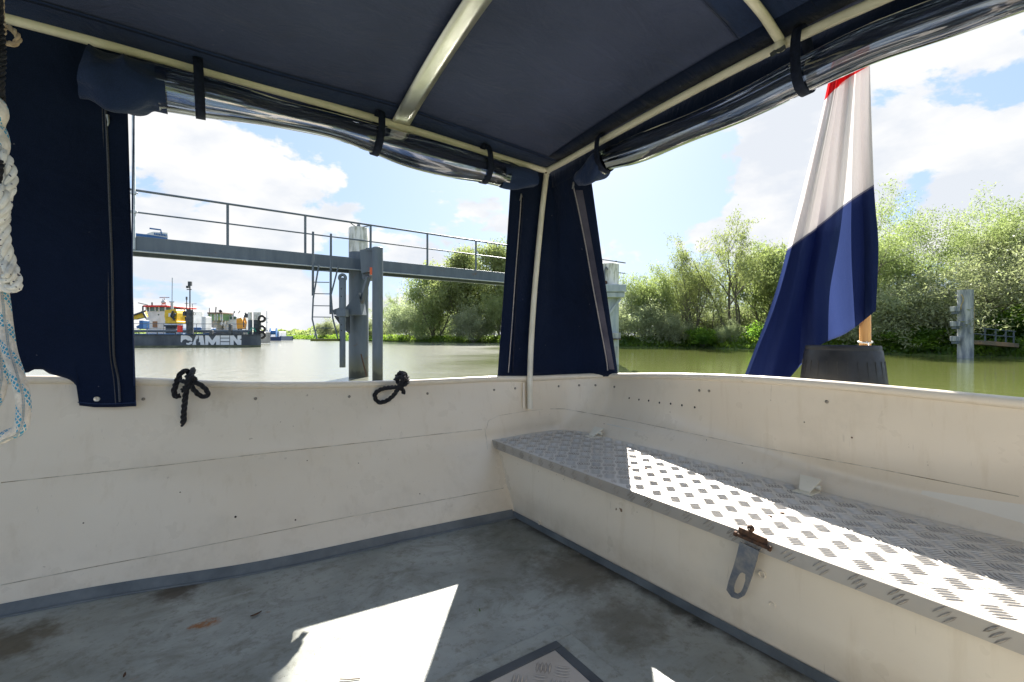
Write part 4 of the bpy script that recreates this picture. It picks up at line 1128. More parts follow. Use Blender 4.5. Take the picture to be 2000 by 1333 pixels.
b1.tube(catmull([W(-14, 300, sR), W(-18, 150, sR), W(-20, -60, sR), W(-20, -180, sR), Vector((W(-20, -180, sR).x, W(-20, -180, sR).y, roofz(-.3, 1.05)))], 8), .009, 16)
tag(b1.build('braided_rope', M_urope), 'cream braided rope with blue flecks hanging in a long loop at the left edge', 'rope')
b2 = MB()
rope(b2, rp([(-20, 285, .0), (4, 300, -.02), (18, 325, -.02), (22, 355, -.02), (12, 385, -.02), (0, 400, 0), (-14, 410, 0)], sR), .0078, sides=8)
rope(b2, rp([(-12, 395, -.01), (6, 415, -.02), (8, 440, -.02), (10, 475, -.02), (20, 510, -.01), (30, 540, -.01), (32, 560, -.01), (14, 563, -.01), (4, 552, -.01), (20, 535, -.02), (6, 505, -.01), (-2, 470, 0), (-14, 440, 0)], sR), .0075, sides=8)
rope(b2, rp([(-14, 320, .02), (6, 345, .01), (10, 370, .01), (0, 395, .01), (10, 420, .01), (-10, 450, .02)], sR), .0078, sides=8)
rope(b2, rp([(-16, 360, -.03), (2, 372, -.035), (10, 400, -.035), (-2, 430, -.03), (-20, 445, -.02)], sR), .0078, sides=8)
rope(b2, rp([(-20, 540, .0), (-6, 556, .0), (10, 565, .01), (20, 560, .02)], sR), .0075, sides=8)
rope(b2, [W(-20, 285, sR), W(-26, 150, sR), W(-28, -60, sR), Vector((W(-20, -180, sR).x, W(-20, -180, sR).y, roofz(-.3, 1.05)))], .0078, sides=8)
tag(b2.build('twisted_rope', M_wrope), 'white twisted rope with dark flecks bunched in a hank at the left edge', 'rope')
b3 = MB()
rope(b3, rp([(0, 40, .03), (4, 80, .02), (5, 120, .01), (2, 170, .0), (4, 215, .02), (-2, 260, .02), (0, 320, -.03), (-6, 360, -.03)], sR), .005)
rope(b3, [W(0, 40, sR + .03), W(-4, -60, sR), W(-8, -160, sR), Vector((W(-20, -180, sR).x, W(-20, -180, sR).y, roofz(-.3, 1.05)))], .005)
tag(b3.build('black_rope', M_brope), 'thin black rope running down in front of the other hanging ropes', 'rope')
b4 = MB()
rope(b4, rp([(-6, 60, .08), (12, 52, .08), (28, 62, .08), (36, 76, .08), (28, 86, .08), (12, 84, .08), (0, 78, .08), (-12, 70, .08)], sR), .005)
rope(b4, rp([(2, 30, .08), (4, 50, .08), (6, 62, .07), (2, 74, .07), (6, 90, .08)], sR), .005)
rope(b4, [W(2, 30, sR + .08), W(0, -60, sR + .05), W(-4, -160, sR + .02), Vector((W(-20, -180, sR).x, W(-20, -180, sR).y, roofz(-.3, 1.05)))], .005)
tag(b4.build('tan_rope', M_trope), 'tan rope end looped close under the canopy side tube at top left', 'rope')

# ------------------------------------------------------------------ dead leaves on the deck
for (px, py, a, L, lb) in [(500, 1203, .3, .020, 'brown curled leaf on the shaded deck left of the sun patch'), (937, 1196, 1.2, .010, 'small green leaf fragment right of the tip of the sun patch'),
                           (684, 1328, 2.6, .03, 'dark twig at the bottom of the sunlit deck patch'), (243, 1323, 1.5, .012, 'tiny dark leaf scrap at the bottom left of the deck')]:
    p = onfloor(px, min(py, 1331), .003); m = MB(); d = Vector((math.cos(a), math.sin(a), 0)); n = Vector((-d.y, d.x, 0))
    if 'twig' in lb: m.tube([p - d * L, p + n * .003, p + d * L], .0013, 5)
    else: m.grid([[p + d * L * t + n * w_ * L * .3 * (1 - t * t) + UP * (.004 * t * t + .003 * abs(w_)) for w_ in (-1, 0, 1)] for t in np.linspace(-1, 1, 7)]); m.uv = {}
    tag(m.build('twig' if 'twig' in lb else 'leaf_scrap', mat('leaf_' + str(px), base=(.10, .045, .02) if px != 937 else (.08, .14, .03), rough=.8), thick=0 if 'twig' in lb else .0006), lb, 'twig' if 'twig' in lb else 'leaf')

# ------------------------------------------------------------------ tub, flag pole, flag
tc_ = W(1645, 676, 2.42); tz = tc_.z
m = MB(); prof = [(.001, -.006), (.150, -.006), (.154, .0), (.161, .002), (.165, -.004), (.165, -.02), (.169, -.024), (.186, -.16), (.203, -.33), (.22, -.515)]
m.lathe((tc_.x, tc_.y, tz), prof, 72)
tub = empty('plastic_tub', (tc_.x, tc_.y, .72), 'black upturned plastic tub standing behind the stern gunwale beside the flag', 'tub')
m.build('tub_shell', M_rubber, tub)
for k in range(26):
    a = 2 * math.pi * k / 26; r1, r2 = .176, .205
    m = MB(); m.bar((tc_.x + math.cos(a) * r1, tc_.y + math.sin(a) * r1, tz - .075), (tc_.x + math.cos(a) * r2, tc_.y + math.sin(a) * r2, tz - .36), .004, .003)
    m.build('rib', M_rubber, tub)
pr = MB(); rsp = [(.12, .0), (.085, .0), (.05, 0)]
for r_, _ in rsp: pr.tube([(tc_.x + math.cos(a) * r_, tc_.y + math.sin(a) * r_, tz - .004) for a in np.linspace(0, 6.283, 25)[:-1]], .0025, 5, closed=True)
pr.build('base_rings', M_rubber, tub)
m = MB(); P0 = W(1690, 672, 2.70); P1 = W(1688, 130, 2.74); dd = (P1 - P0)
m.tube([P0 - dd.normalized() * (P0.z - .72) / dd.normalized().z, P0 + dd * .0, P0 + dd * .5, P1, P0 + dd * 1.45], [.029, .0285, .025, .022, .016], 20)
pole = empty('flag_pole', (P0.x, P0.y, .72), 'varnished wooden flag pole standing on the stern behind the black tub', 'pole')
m.build('pole_shaft', M_wood, pole)
m = MB(); m.tube([P0 + Vector((math.cos(a) * .034, math.sin(a) * .033, .012 + .006 * math.sin(a + 1))) for a in np.linspace(0, 6.283, 17)[:-1]], .0045, 6, closed=True)
m.tube(catmull([P0 + Vector((-.04, -.02, .012)), P0 + Vector((-.07, -.04, .0)), P0 + Vector((-.10, -.05, -.01))], 4), .003, 5); m.build('cord_ring', M_white, pole)

frow = [
    (-.02, [(1655, -40), (1664, -60), (1674, -70), (1684, -80), (1697, -90)]),
    (.333, [(1610, 197), (1628, 177), (1648, 159), (1668, 146), (1699, 128)]),
    (.667, [(1537, 489), (1572, 463), (1612, 432), (1655, 397), (1707, 363)]),
    (.80, [(1505, 600), (1545, 600), (1590, 565), (1650, 520), (1716, 480)]),
    (1.0, [(1440, 770), (1505, 772), (1592, 682), (1655, 650), (1711, 607)])]
FS = 2.62


def flagpt(u, v):
    vs = [r[0] for r in frow]
    cols_ = [Vector((interp_c(u, r[1], 0), interp_c(u, r[1], 1), 0)) for r in frow]
    k = max(0, min(len(vs) - 2, sum(1 for x in vs if x <= v) - 1)); t = (v - vs[k]) / (vs[k + 1] - vs[k])
    p0 = cols_[k - 1] if k else cols_[0] * 2 - cols_[1]; p3 = cols_[k + 2] if k + 2 < len(vs) else cols_[k + 1]
    p1, p2 = cols_[k], cols_[k + 1]
    lin = p1.lerp(p2, t); cm_ = .5 * ((2 * p1) + (p2 - p0) * t + (2 * p0 - 5 * p1 + 4 * p2 - p3) * t * t + (3 * p1 - p0 - 3 * p2 + p3) * t ** 3)
    return lin.lerp(cm_, .7)


def interp_c(u, pts, ax):
    q = catmull([Vector((a, b, 0)) for a, b in pts], 8); f = u * (len(q) - 1); k = min(int(f), len(q) - 2); return (q[k].lerp(q[k + 1], f - k))[ax]


cache = {}
fg = MB(); NUf, NVf = 72, 90
sheet = []
for j in range(NVf + 1):
    v = -.02 + 1.02 * j / NVf; row = []
    for i in range(NUf + 1):
        u = i / NUf; q = flagpt(u, v)
        amp = .030 + .050 * max(0, v)
        fold = amp * (math.sin(u * 15 + v * 1.8 + .5) * .6 + math.sin(u * 27 - v * 2.5) * .28) + .10 * (u - .5) * (-1 if u < .5 else 1) * max(0, v)
        s = FS + fold + .02
        row.append(W(q.x, q.y, s))
    sheet.append(row)
o0 = len(fg.v); fg.grid(sheet)
for i in range(len(fg.v)):
    jj = i // (NUf + 1); fg.uv[i] = ((i % (NUf + 1)) / NUf, -.02 + 1.02 * jj / NVf)
# second layer: the part of the cloth that is folded behind
back = []
for j in range(NVf + 1):
    v = -.02 + 1.02 * j / NVf; row = []
    for i in range(21):
        u = .02 + (.50 + .10 * math.sin(v * 3)) * i / 20; q = flagpt(u, v); row.append(W(q.x + 2, q.y, FS + .06 + .03 * math.sin(u * 12 + v * 3)))
    back.append(row)
n0 = len(fg.v); fg.grid(back)
for i in range(n0, len(fg.v)): fg.uv[i] = (((i - n0) % 21) / 20, min(.99, max(0, -.02 + 1.02 * ((i - n0) // 21) / NVf)))
b2_ = []
for j in range(NVf + 1):
    v = -.02 + 1.02 * j / NVf; u0 = .80 - .02 * math.sin(v * 4); b2_.append([W(flagpt(u, v).x, flagpt(u, v).y, FS + .05 + .01 * math.sin(u * 30)) for u in np.linspace(u0, .995, 8)])
n1_ = len(fg.v); fg.grid(b2_)
for i in range(n1_, len(fg.v)): fg.uv[i] = (((i - n1_) % 8) / 7, min(.99, max(0, -.02 + 1.02 * ((i - n1_) // 8) / NVf)))
tag(fg.build('flag', M_flag), 'red white and blue flag hanging limp from the wooden pole at the stern', 'flag')
# ------------------------------------------------------------------ catwalk
def beam_s(px):
    a = (px - 1000) / 900; return (-8.86 - 1.336 * 10.8) / (a - 1.336)


def cw(px, z, off=0.0):
    s = beam_s(px); d = Vector((1.336, 1)).normalized(); return C((px - 1000) / 900 * s - d.y * off, s + d.x * off, z)


bd = (cw(985, 0) - cw(262, 0)).normalized(); bn = Vector((-bd.y, bd.x, 0))
if bn.dot(FWD) < 0: bn = -bn
ZB = 3.45; BH = .36
walk = empty('catwalk', cw(600, 3.2), 'blue grey steel catwalk with a pipe railing spanning between two piles', 'catwalk')
x0, x1 = cw(60, 0), cw(1217, 0)
def seg(a, b, z0, z1, off0, off1, mt, nm, par, bv=.01):
    m = MB(); a, b = Vector((a.x, a.y, 0)), Vector((b.x, b.y, 0)); c = (a + b) / 2 + bn * (off0 + off1) / 2 + UP * (z0 + z1) / 2
    m.obox(c, (b - a) / 2, bn * (off1 - off0) / 2, UP * (z1 - z0) / 2); return m.build(nm, mt, par, bevel=bv)
b0 = seg(x0, x1, ZB - BH / 2, ZB + BH / 2, 0, .10, M_jetty, 'beam', walk)
seg(x0, x1, ZB - BH / 2 - .012, ZB - BH / 2 + .012, -.07, .0, M_jettyl, 'beam_flange', b0, 0)
seg(x0, x1, ZB - BH / 2, ZB + BH / 2, .85, .95, M_jetty, 'beam', walk)
seg(x0, x1, ZB + BH / 2 - .06, ZB + BH / 2 - .02, .102, .848, M_dark, 'walkway_grating', walk, 0)
e1 = cw(1223, 0)
m = MB(); m.tube([x0 + bn * .05 + UP * 4.72, e1 + bn * .05 + UP * 4.66], .028, 10); m.build('top_rail', M_jetty, walk)
m = MB(); m.tube([x0 + bn * .05 + UP * 4.20, e1 + bn * .05 + UP * 4.17], .02, 10); m.build('mid_rail', M_jetty, walk)
for px in (150, 445, 597, 725, 836, 931, 1015, 1090, 1160, 1205):
    p = cw(px, 0) + bn * .05; m = MB(); m.bar(p + UP * (ZB + BH / 2), p + UP * 4.70, .06, .03, up=bn); m.build('rail_post', M_jetty, walk)
# tall galvanised lamp pole at the curtain edge
gp = cw(261, 0) - bn * .02
lp = empty('lamp_pole', gp + UP * 3.2, 'slender galvanised pole clamped to the catwalk beside the navy curtain', 'pole')
m = MB(); m.cyl(gp + UP * 3.3, gp + UP * 8.2, .04, .03, 12); m.build('pole_tube', M_ggrey, lp)
for z in (4.62, 4.18):
    m = MB(); m.box((gp.x - .05, gp.y - .05, z - .03), (gp.x + .05, gp.y + .05, z + .03)); m.tube([gp + RGT * -.08 + UP * z, gp + RGT * .09 + UP * z], .02, 8); m.build('pipe_clamp', M_ggrey, lp, bevel=.004)
# blue and white bundle lying on the walkway
bb = empty('boat_sign', cw(300, 3.63) + bn * .4, 'blue and white boat shaped sign lying on the catwalk beside the galvanised pole', 'sign')
def sp(px, py, o=.35): 
    p = cw(px, 0, 0) + bn * o; s = p.dot(FWD); return W(px, py, s)
m = MB(); m.prism([sp(240, 474), sp(240, 454), sp(262, 455.5), (sp(290, 458.5)), sp(327, 465), sp(328, 474)], bn * .12); m.build('sign_base', M_blue, bb, smooth=False)
m = MB(); m.prism([sp(285, 458, .36), sp(291, 455, .36), sp(300, 453, .36), sp(327, 455, .36), sp(328, 465, .36), sp(300, 461, .36)], bn * .08); m.build('sign_board', M_wpaint, bb, smooth=False)
m = MB()
for i in range(8):
    a = 301 + i * 3.2; m.prism([sp(a, 455 + i * .45, .34), sp(a + 2.2, 455.3 + i * .45, .34), sp(a + 2.2, 459.4 + i * .45, .34), sp(a, 459 + i * .45, .34)], bn * -.01)
m.build('lettering', M_blue, bb, smooth=False)
m = MB(); m.tube([sp(292, 446.5), sp(314, 449.5), sp(315, 456)], .02, 6); m.build('bracket_arm', M_blue, bb)

# pile with fender post
sP = 14.35; pc = C((700.5 - 1000) / 900 * sP, sP, 0)
pile = empty('mooring_pile', pc, 'thick blue grey steel pile with stained white top supporting the catwalk', 'pile', 'steel piles of the jetty')
m = MB(); m.lathe(pc, [(.295, -1), (.295, 3.86)], 36); m.build('pile_shaft', M_jetty, pile)
m = MB(); m.lathe(pc, [(.296, 3.86), (.296, 4.60), (.275, 4.63), (.001, 4.66)], 36); m.build('pile_cap', M_white_st, pile)
m = MB(); m.tube([pc + UP * 4.66, pc + UP * 4.74], .05, 10)
m.tube([pc - bd * .35 + UP * 4.74 - bn * .2, pc - bd * .08 + UP * 4.66, pc + bd * .08 + UP * 4.66, pc + bd * .35 + UP * 4.74 - bn * .2], .02, 8); m.build('rail_bracket', M_jetty, pile)
def BP(px, py, s): return W(px, py, s)
def plate(pts, s, t, mt, nm, par, bv=.004):
    m = MB(); m.prism([BP(a, b, s) for a, b in pts], FWD * t); return m.build(nm, mt, par, smooth=False, bevel=bv)
plate([(703, 489), (728, 484), (728, 528), (706, 534)], 13.35, .55, M_jetty, 'bracket_plate', pile)
plate([(706, 520), (722, 520), (722, 532), (719, 545), (708, 546)], 13.5, .5, M_jetty, 'bracket_plate', pile)
m = MB(); m.bar(BP(720, 540, 13.4), BP(706, 592, 13.75), .12, .12); m.build('diagonal_brace', M_jetty, pile, bevel=.01)
m = MB(); m.obox(BP(726, 530, 13.3), RGT * .04, FWD * .05, UP * .10); m.build('warning_mark', M_orange, pile)
plate([(700, 571), (706, 615), (664, 615), (664, 603), (676, 600)], 13.55, .5, M_jetty, 'gusset_plate', pile)
plate([(650, 606), (664, 601), (678, 603), (678, 615), (652, 615)], 13.4, .3, M_jetty, 'gusset_plate', pile)
plate([(652, 617), (682, 617), (682, 652), (668, 640)], 13.8, .06, M_dark, 'gusset_plate', pile)
m = MB(); m.tube(catmull([BP(705, 692, 13.8), BP(709, 708, 13.8), BP(716, 735, 13.75)], 4), .02, 6); m.build('mooring_eye', M_rust, pile)
fs_ = 13.2; fc = C((737.5 - 1000) / 900 * fs_, fs_, 0)
fp = empty('fender_post', fc, 'slimmer steel fender post standing just right of the white topped pile', 'post')
m = MB(); m.lathe(fc, [(.148, -1), (.150, 3.80), (.10, 3.83), (.001, 3.84)], 28); m.build('post_tube', M_jetty, fp)
m = MB(); m.obox(BP(723, 487, 13.25), RGT * .12, FWD * .02, UP * .035); m.build('top_plate', M_jetty, fp)
# sliding pin
ps = 13.0; pz = C((669 - 1000) / 900 * ps, ps, 0)
pn = empty('sliding_pin', pz + UP * .4, 'grey steel pin with a round eye on top hanging left of the white topped pile', 'pin')
zz = lambda py, s=ps: ZE + (655 - py) / 900 * s
m = MB(); m.lathe(pz, [(.001, zz(718)), (.082, zz(718)), (.082, zz(628)), (.095, zz(628)), (.095, zz(548)), (.085, zz(547)), (.085, zz(543))], 20); m.build('pin_tube', M_jetty, pn)
m = MB(); cz = Vector((pz.x, pz.y, zz(543))); 
ring = [cz + RGT * (math.cos(a) * .085) + UP * (math.sin(a) * .085) for a in np.linspace(0, 6.283, 21)[:-1]]; m.tube(ring, .045, 8, closed=True); m.build('pin_eye', M_jetty, pn)
m = MB(); m.obox(Vector((pz.x, pz.y, zz(612))), RGT * .13, FWD * .13, UP * .10); m.build('pin_sleeve', M_jetty, pn, bevel=.01)
for py in (565, 580, 635, 646):
    m = MB(); q = Vector((pz.x, pz.y, zz(py))) - FWD * (.096 if py < 620 else .083); m.lathe(q, [(.018, 0), (.001, .002)], 10, -FWD); m.build('pin_hole', M_black, pn)
# ladder
ld = empty('ladder', BP(635, 664, 12.9), 'kinked steel ladder hanging from the catwalk down towards the water', 'ladder')
def ltube(pts, r, nm, n=8): m = MB(); m.tube([BP(a, b, s) for a, b, s in pts], r, n); m.build(nm, M_jetty, ld)
ltube([(611.5, 453, 12.9), (611, 578, 13.0)], .032, 'upper_stile'); ltube([(646.5, 457, 13.2), (645.5, 614, 13.2)], .032, 'upper_stile')
ltube([(623, 517, 12.9), (611.7, 583, 12.85), (610, 624, 12.85), (619, 662, 12.85)], .022, 'stile'); ltube([(661, 520, 13.1), (646.6, 576, 13.1), (650, 622, 13.1), (660, 662, 13.1)], .022, 'stile')
for i, (a, b, y) in enumerate([(613, 643, 529), (612, 643, 551.5), (614, 644, 574), (613, 645, 597.5), (612, 646, 619.5), (618, 652, 641)]):
    ltube([(a, y, 12.87), (b, y + .5, 13.1)], .014, 'rung', 6)
m = MB(); m.obox(BP(638, 664.5, 12.98), RGT * .37, FWD * .2, UP * .035); m.build('foot_platform', mat('mossy_green_step', rough=.9, fn=varied((.08, .09, .02), (.14, .15, .04), 5)), ld)
ltube([(619, 640, 12.9), (613, 661, 12.85)], .012, 'stay', 5)

# second pile with platform
s2_ = 20.6; c2 = C((1189 - 1000) / 900 * s2_, s2_, 0)
p2_ = empty('mooring_pile', c2, 'pale pile with a steel platform on top right of the corner curtain', 'pile', 'steel piles of the jetty')
m = MB(); m.lathe(c2, [(.44, -1), (.44, 2.95)], 32); m.build('pile_shaft', M_jettyl, p2_)
m = MB(); m.lathe(c2, [(.441, .3), (.443, .35), (.443, .75), (.441, .8)], 32); m.build('algae_band', M_conc, p2_)
m = MB(); m.lathe(c2, [(.44, 2.95), (.44, 4.45), (.38, 4.50), (.001, 4.52)], 32); m.build('pile_cap', M_white_st, p2_)
def P2(px, py, ds=0): return W(px, py, s2_ + ds)
m = MB(); m.obox(P2(1190, 565.5, -.25), RGT * .62, FWD * .55, UP * .16); m.build('platform', M_jettyl, p2_, bevel=.02)
m = MB(); m.obox(P2(1193, 578, -.25), RGT * .5, FWD * .48, UP * .11); m.build('platform_beam', M_jettyl, p2_, bevel=.02)
m = MB(); m.bar(P2(1212, 583, -.5), P2(1190, 614, -.48), .10, .10); m.build('platform_brace', M_jettyl, p2_, bevel=.01)
m = MB(); m.obox(P2(1204, 656, -.5), RGT * .16, FWD * .12, UP * .13); m.build('fender_box', M_conc, p2_, bevel=.02)
m = MB(); m.obox(P2(1204, 663, -.55), RGT * .19, FWD * .14, UP * .015); m.build('fender_shelf', M_rust, p2_)
m = MB(); m.tube(catmull([P2(1181, 553, -.5), P2(1181, 530, -.5), P2(1183.5, 522, -.5), P2(1187, 527, -.5)], 5), .03, 8); m.build('platform_hook', M_jetty, p2_)
m = MB(); m.ball(P2(1183, 552, -.55), .08); m.build('rusty_shackle', M_rust, p2_)

# added board on a post, out of view, shaped to shade the cockpit floor
ax1 = Vector((.653, .758, 0)); ax2 = Vector((.758, -.653, 0)); nb = ax1 * 8 + ax2 * -.36
blocker = empty('shade_board', nb, 'added white shade board on a tall post hidden behind the corner curtain', 'sign')
m = MB(); m.cyl(nb + UP * -1, nb + UP * 5.75, .055, .05, 14); m.build('post', M_ggrey, blocker)
m = MB(); m.bar(nb + UP * 5.66, ax1 * 8 + ax2 * -2.5 + UP * 5.66, .07, .07); m.build('arm', M_ggrey, blocker)
m = MB(); m.prism([ax1 * 8 + ax2 * q + UP * z for q, z in ((-1.25, 4.55), (-.86, 5.25), (-.62, 5.62), (-2.5, 5.62), (-2.5, 4.55))], ax1 * .03); m.build('board', M_wpaint, blocker, smooth=False)

# stained pile at the right bank
s3 = 26.3; c3 = C((1885.5 - 1000) / 900 * s3, s3, 0)
p3_ = empty('river_pile', c3, 'square topped pile with orange stains standing in front of the right bank', 'pile')
hw = .345
m = MB()
m.tube([c3 + RGT * (math.cos(a) * hw) + FWD * (math.sin(a) * hw) for a in (0, 0)], .01, 3) if False else None
m.lathe(c3, [(hw, -1), (hw, 3.88), (.001, 3.90)], 28); m.build('pile_shaft', M_conc, p3_)
for (x, y0, y1, w_) in ((1874.5, 576, 606, 4.5), (1893, 600, 652, 3.5)):
    m = MB(); q = []
    for t in np.linspace(0, 1, 8):
        px = x + math.sin(t * 5) * 1.2; a = (px - 1885.5) / 900 * s3; dpt = -math.sqrt(max(.01, hw * hw - a * a)) - .006
        wv = w_ * (1 - t * .5) / 900 * s3; q.append([c3 + RGT * (a - wv / 2) + FWD * dpt + UP * (ZE + (655 - (y0 + (y1 - y0) * t)) / 900 * s3), c3 + RGT * (a + wv / 2) + FWD * (dpt) + UP * (ZE + (655 - (y0 + (y1 - y0) * t)) / 900 * s3)])
    m.grid(q); m.uv = {}; m.build('lichen_streak', M_lich, p3_, thick=.01)
for py in (604, 633, 662):
    m = MB(); m.obox(W(1865, py, s3), RGT * .13, FWD * .18, UP * .14); m.build('timber_block', M_conc, p3_, bevel=.02)
    m = MB(); m.obox(W(1866, py + 7, s3), RGT * .10, FWD * .14, UP * .09); m.build('steel_bracket', M_jetty, p3_, bevel=.01)
# footbridge
fb = empty('footbridge', W(1940, 672, 27), 'short rusty footbridge with blue railing behind the stained pile', 'footbridge')
sB = 27.0
m = MB(); m.bar(W(1901, 669, sB), W(1974, 675, sB), .9, .24); m.build('bridge_deck', mat('rusty_bridge_beam', rough=.9, fn=varied((.12, .12, .10), (.36, .22, .12), 1.6, 6)), fb, bevel=.02)
for a, b in (((1901, 640), (1983, 648)), ((1901, 652), (1982, 659))):
    m = MB(); m.tube([W(*a, sB - .4), W(*b, sB - .4)], .035, 8); m.build('bridge_rail', M_blue if 0 else M_jetty, fb)
for px, y0, y1 in ((1924, 642, 665), (1944.5, 644, 667), (1964.5, 646, 669), (1980, 647.5, 671)):
    m = MB(); m.bar(W(px, y0, sB - .4), W(px, y1 + 1, sB - .4), .07, .05); m.build('bridge_post', M_jetty, fb)

# ------------------------------------------------------------------ barge and vessels
DB = 46.0
def bb_(par, nm, x0_, x1_, y0_, y1_, s, d, mt, bv=.03):
    c = W((x0_ + x1_) / 2, (y0_ + y1_) / 2, s); m = MB(); m.obox(c + FWD * d / 2, RGT * (x1_ - x0_) / 1800 * s, FWD * d / 2, UP * (y1_ - y0_) / 1800 * s); return m.build(nm, mt, par, bevel=bv)
def ln(m, pts, s, r, n=6): m.tube([W(a, b, s) for a, b in pts], r, n); return m
bg_ = empty('barge', W(400, 680, DB), 'dark grey pontoon barge with a big white name on its side', 'barge')
hl = W(60, 680, DB); hr_ = W(510, 677.5, 49.5); hdir = Vector((hr_.x - hl.x, hr_.y - hl.y, 0)); hn = Vector((-hdir.y, hdir.x, 0)).normalized()
if hn.dot(FWD) < 0: hn = -hn
ZD = ZE + .07
m = MB(); b0_ = Vector((hl.x, hl.y, -.5)); e0_ = b0_ + hdir; bk_ = Vector((e0_.x, e0_.y, 0)).normalized() * 9; m.prism([b0_, e0_, e0_ + bk_ - hdir.normalized() * .6, b0_ + hn * 9], UP * (ZD + .5)); hull = m.build('hull', M_dhull, bg_, bevel=.05)
m = MB(); m.obox(Vector((hl.x, hl.y, 0)) + hdir / 2 - hn * .03 + UP * (ZD - .04), hdir / 2, hn * .05, UP * .05); m.build('rubbing_strake', M_dark, hull)
m = MB(); m.obox(Vector((hl.x, hl.y, 0)) + hdir / 2 - hn * .012 + UP * .10, hdir / 2, hn * .02, UP * .12); m.build('waterline_growth', mat('waterline_slime', rough=.8, fn=varied((.09, .10, .05), (.18, .18, .11), 2)), hull)
def onhull(px, py, off=.03):
    d = ray(px, py); s = (Vector((hl.x, hl.y, 0)) - EYE).dot(hn) / d.dot(hn); return EYE + d * s - hn * off
def zl_(X, Y): return (240 + X / 6.25, 500 + Y / 6.25)
LET = [
    [(712, 972), (760, 968), (815, 980), (848, 1012), (846, 1046), (825, 1034), (798, 1036), (770, 1018), (745, 1024), (728, 1040), (722, 1058), (708, 1052)],
    [(772, 1062), (800, 1066), (828, 1048), (856, 1060), (838, 1078), (810, 1088), (780, 1084)],
    [(850, 1088), (872, 1030), (896, 970), (924, 970), (918, 1010), (900, 1022), (893, 1052), (898, 1088)],
    [(926, 970), (980, 970), (990, 1030), (1000, 1088), (950, 1088), (946, 1056), (925, 1056), (934, 1030)],
    [(1006, 970), (1046, 970), (1092, 1034), (1140, 970), (1186, 970), (1186, 1088), (1140, 1088), (1140, 1042), (1108, 1088), (1082, 1088), (1046, 1042), (1044, 1088), (1008, 1088)],
    [(1194, 970), (1302, 970), (1302, 1000), (1194, 1000)], [(1194, 1010), (1302, 1010), (1302, 1044), (1194, 1044)], [(1194, 1054), (1302, 1054), (1302, 1088), (1194, 1088)],
    [(1310, 970), (1354, 970), (1400, 1030), (1400, 970), (1448, 970), (1448, 1012), (1425, 1020), (1448, 1030), (1448, 1088), (1402, 1088), (1354, 1030), (1354, 1088), (1310, 1088)]]
M_let = mat('white_lettering', rough=.5, base=(.78, .79, .80))
for L in LET:
    m = MB(); m.prism([onhull(*zl_(a, b)) for a, b in L], -hn * .01); m.build('letter', M_let, hull, smooth=False)
# deck edge pipe, railing
rl = MB()
def hd(px, z, off): 
    p = onhull(px, 660, 0); return Vector((p.x, p.y, z)) + hn * off
for z, r in ((ZD + 1.12, .03), (ZD + .60, .022)): m = MB(); m.tube([hd(62, z, .3), hd(478 if z > 2 else 480, z, .3)], r, 6); m.build('deck_rail', M_jetty, bg_)
for px in np.linspace(90, 478, 13): m = MB(); m.bar(hd(px, ZD, .3), hd(px, ZD + 1.12, .3), .05, .05); m.build('rail_post', M_jetty, bg_)
m = MB(); m.tube([hd(62, ZD + .36, .8), hd(486, ZD + .36, .8)], .14, 10); m.build('deck_pipe', M_jetty, bg_)
for px in np.linspace(80, 480, 12): m = MB(); m.bar(hd(px, ZD, .8), hd(px, ZD + .3, .8), .08, .08); m.build('pipe_support', M_dark, bg_)
# spud piles with tyres
for (a, b, nmx) in ((485, 492.5, 0), (496, 509.5, 1)):
    lowm = (M_jetty, M_dark)[nmx]; w0 = W((a + b) / 2, 650, 50.5); rr = (b - a) / 1800 * 50.5
    m = MB(); m.lathe((w0.x, w0.y, 0), [(rr, ZD), (rr, 2.95)], 20); m.build('spud_pile', lowm, bg_)
    m = MB(); m.lathe((w0.x, w0.y, 0), [(rr * 1.01, 2.95), (rr * 1.01, ZE + (655 - 610.5) / 900 * 50.5), (.001, 3.82)], 20); m.build('spud_pile_top', M_white_st, bg_)
for y in (623, 643, 655):
    c = W(511.5, y, 50.0); m = MB(); m.tube([c + (RGT * .28 + FWD * .1) * math.cos(t) + UP * .30 * math.sin(t) for t in np.linspace(0, 6.283, 15)[:-1]], .13, 8, closed=True); m.build('tyre_fender', M_rubber, bg_)
m = MB(); m.tube(catmull([W(484, 652, 50), W(489, 645, 50), W(494, 641, 50), W(500, 648, 50)], 5), .06, 6); m.build('green_hose', mat('green_hose', base=(.04, .30, .20), rough=.5), bg_)
bb_(bg_, 'red_box', 346, 353, 636, 649, 46.5, .3, M_red, .02)
m = MB(); ln(m, [(371, 653), (371, 606)], 48, .32, 12); m.build('light_mast_base', M_dark, bg_)
m = MB(); ln(m, [(371, 612), (371, 556)], 48, .06, 8); m.obox(W(371, 554.5, 48), RGT * .16, FWD * .1, UP * .22); m.obox(W(366.5, 561, 48), RGT * .10, FWD * .1, UP * .12); ln(m, [(365, 566), (374, 566)], 48, .05); m.build('light_mast', M_dark, bg_)
m = MB(); m.obox(W(362, 613, 48), RGT * .14, FWD * .2, UP * .22); ln(m, [(362, 620), (364, 632), (371, 636)], 48, .07); m.build('winch_arm', M_dark, bg_)
m = MB(); ln(m, [(364.5, 650), (364.5, 584)], 48, .05); ln(m, [(361, 593), (368, 593)], 48, .03); m.obox(W(364.5, 583, 48), RGT * .06, FWD * .06, UP * .16); m.build('light_mast', M_dark, bg_)
m = MB(); ln(m, [(375.5, 632), (375.5, 594)], 48, .03); ln(m, [(374, 594), (384, 594)], 48, .025); m.tube([W(380, 613, 48) + RGT * .1 * math.cos(t) + UP * .16 * math.sin(t) for t in np.linspace(0, 6.28, 9)[:-1]], .02, 5, closed=True); m.build('antenna', M_dark, bg_)
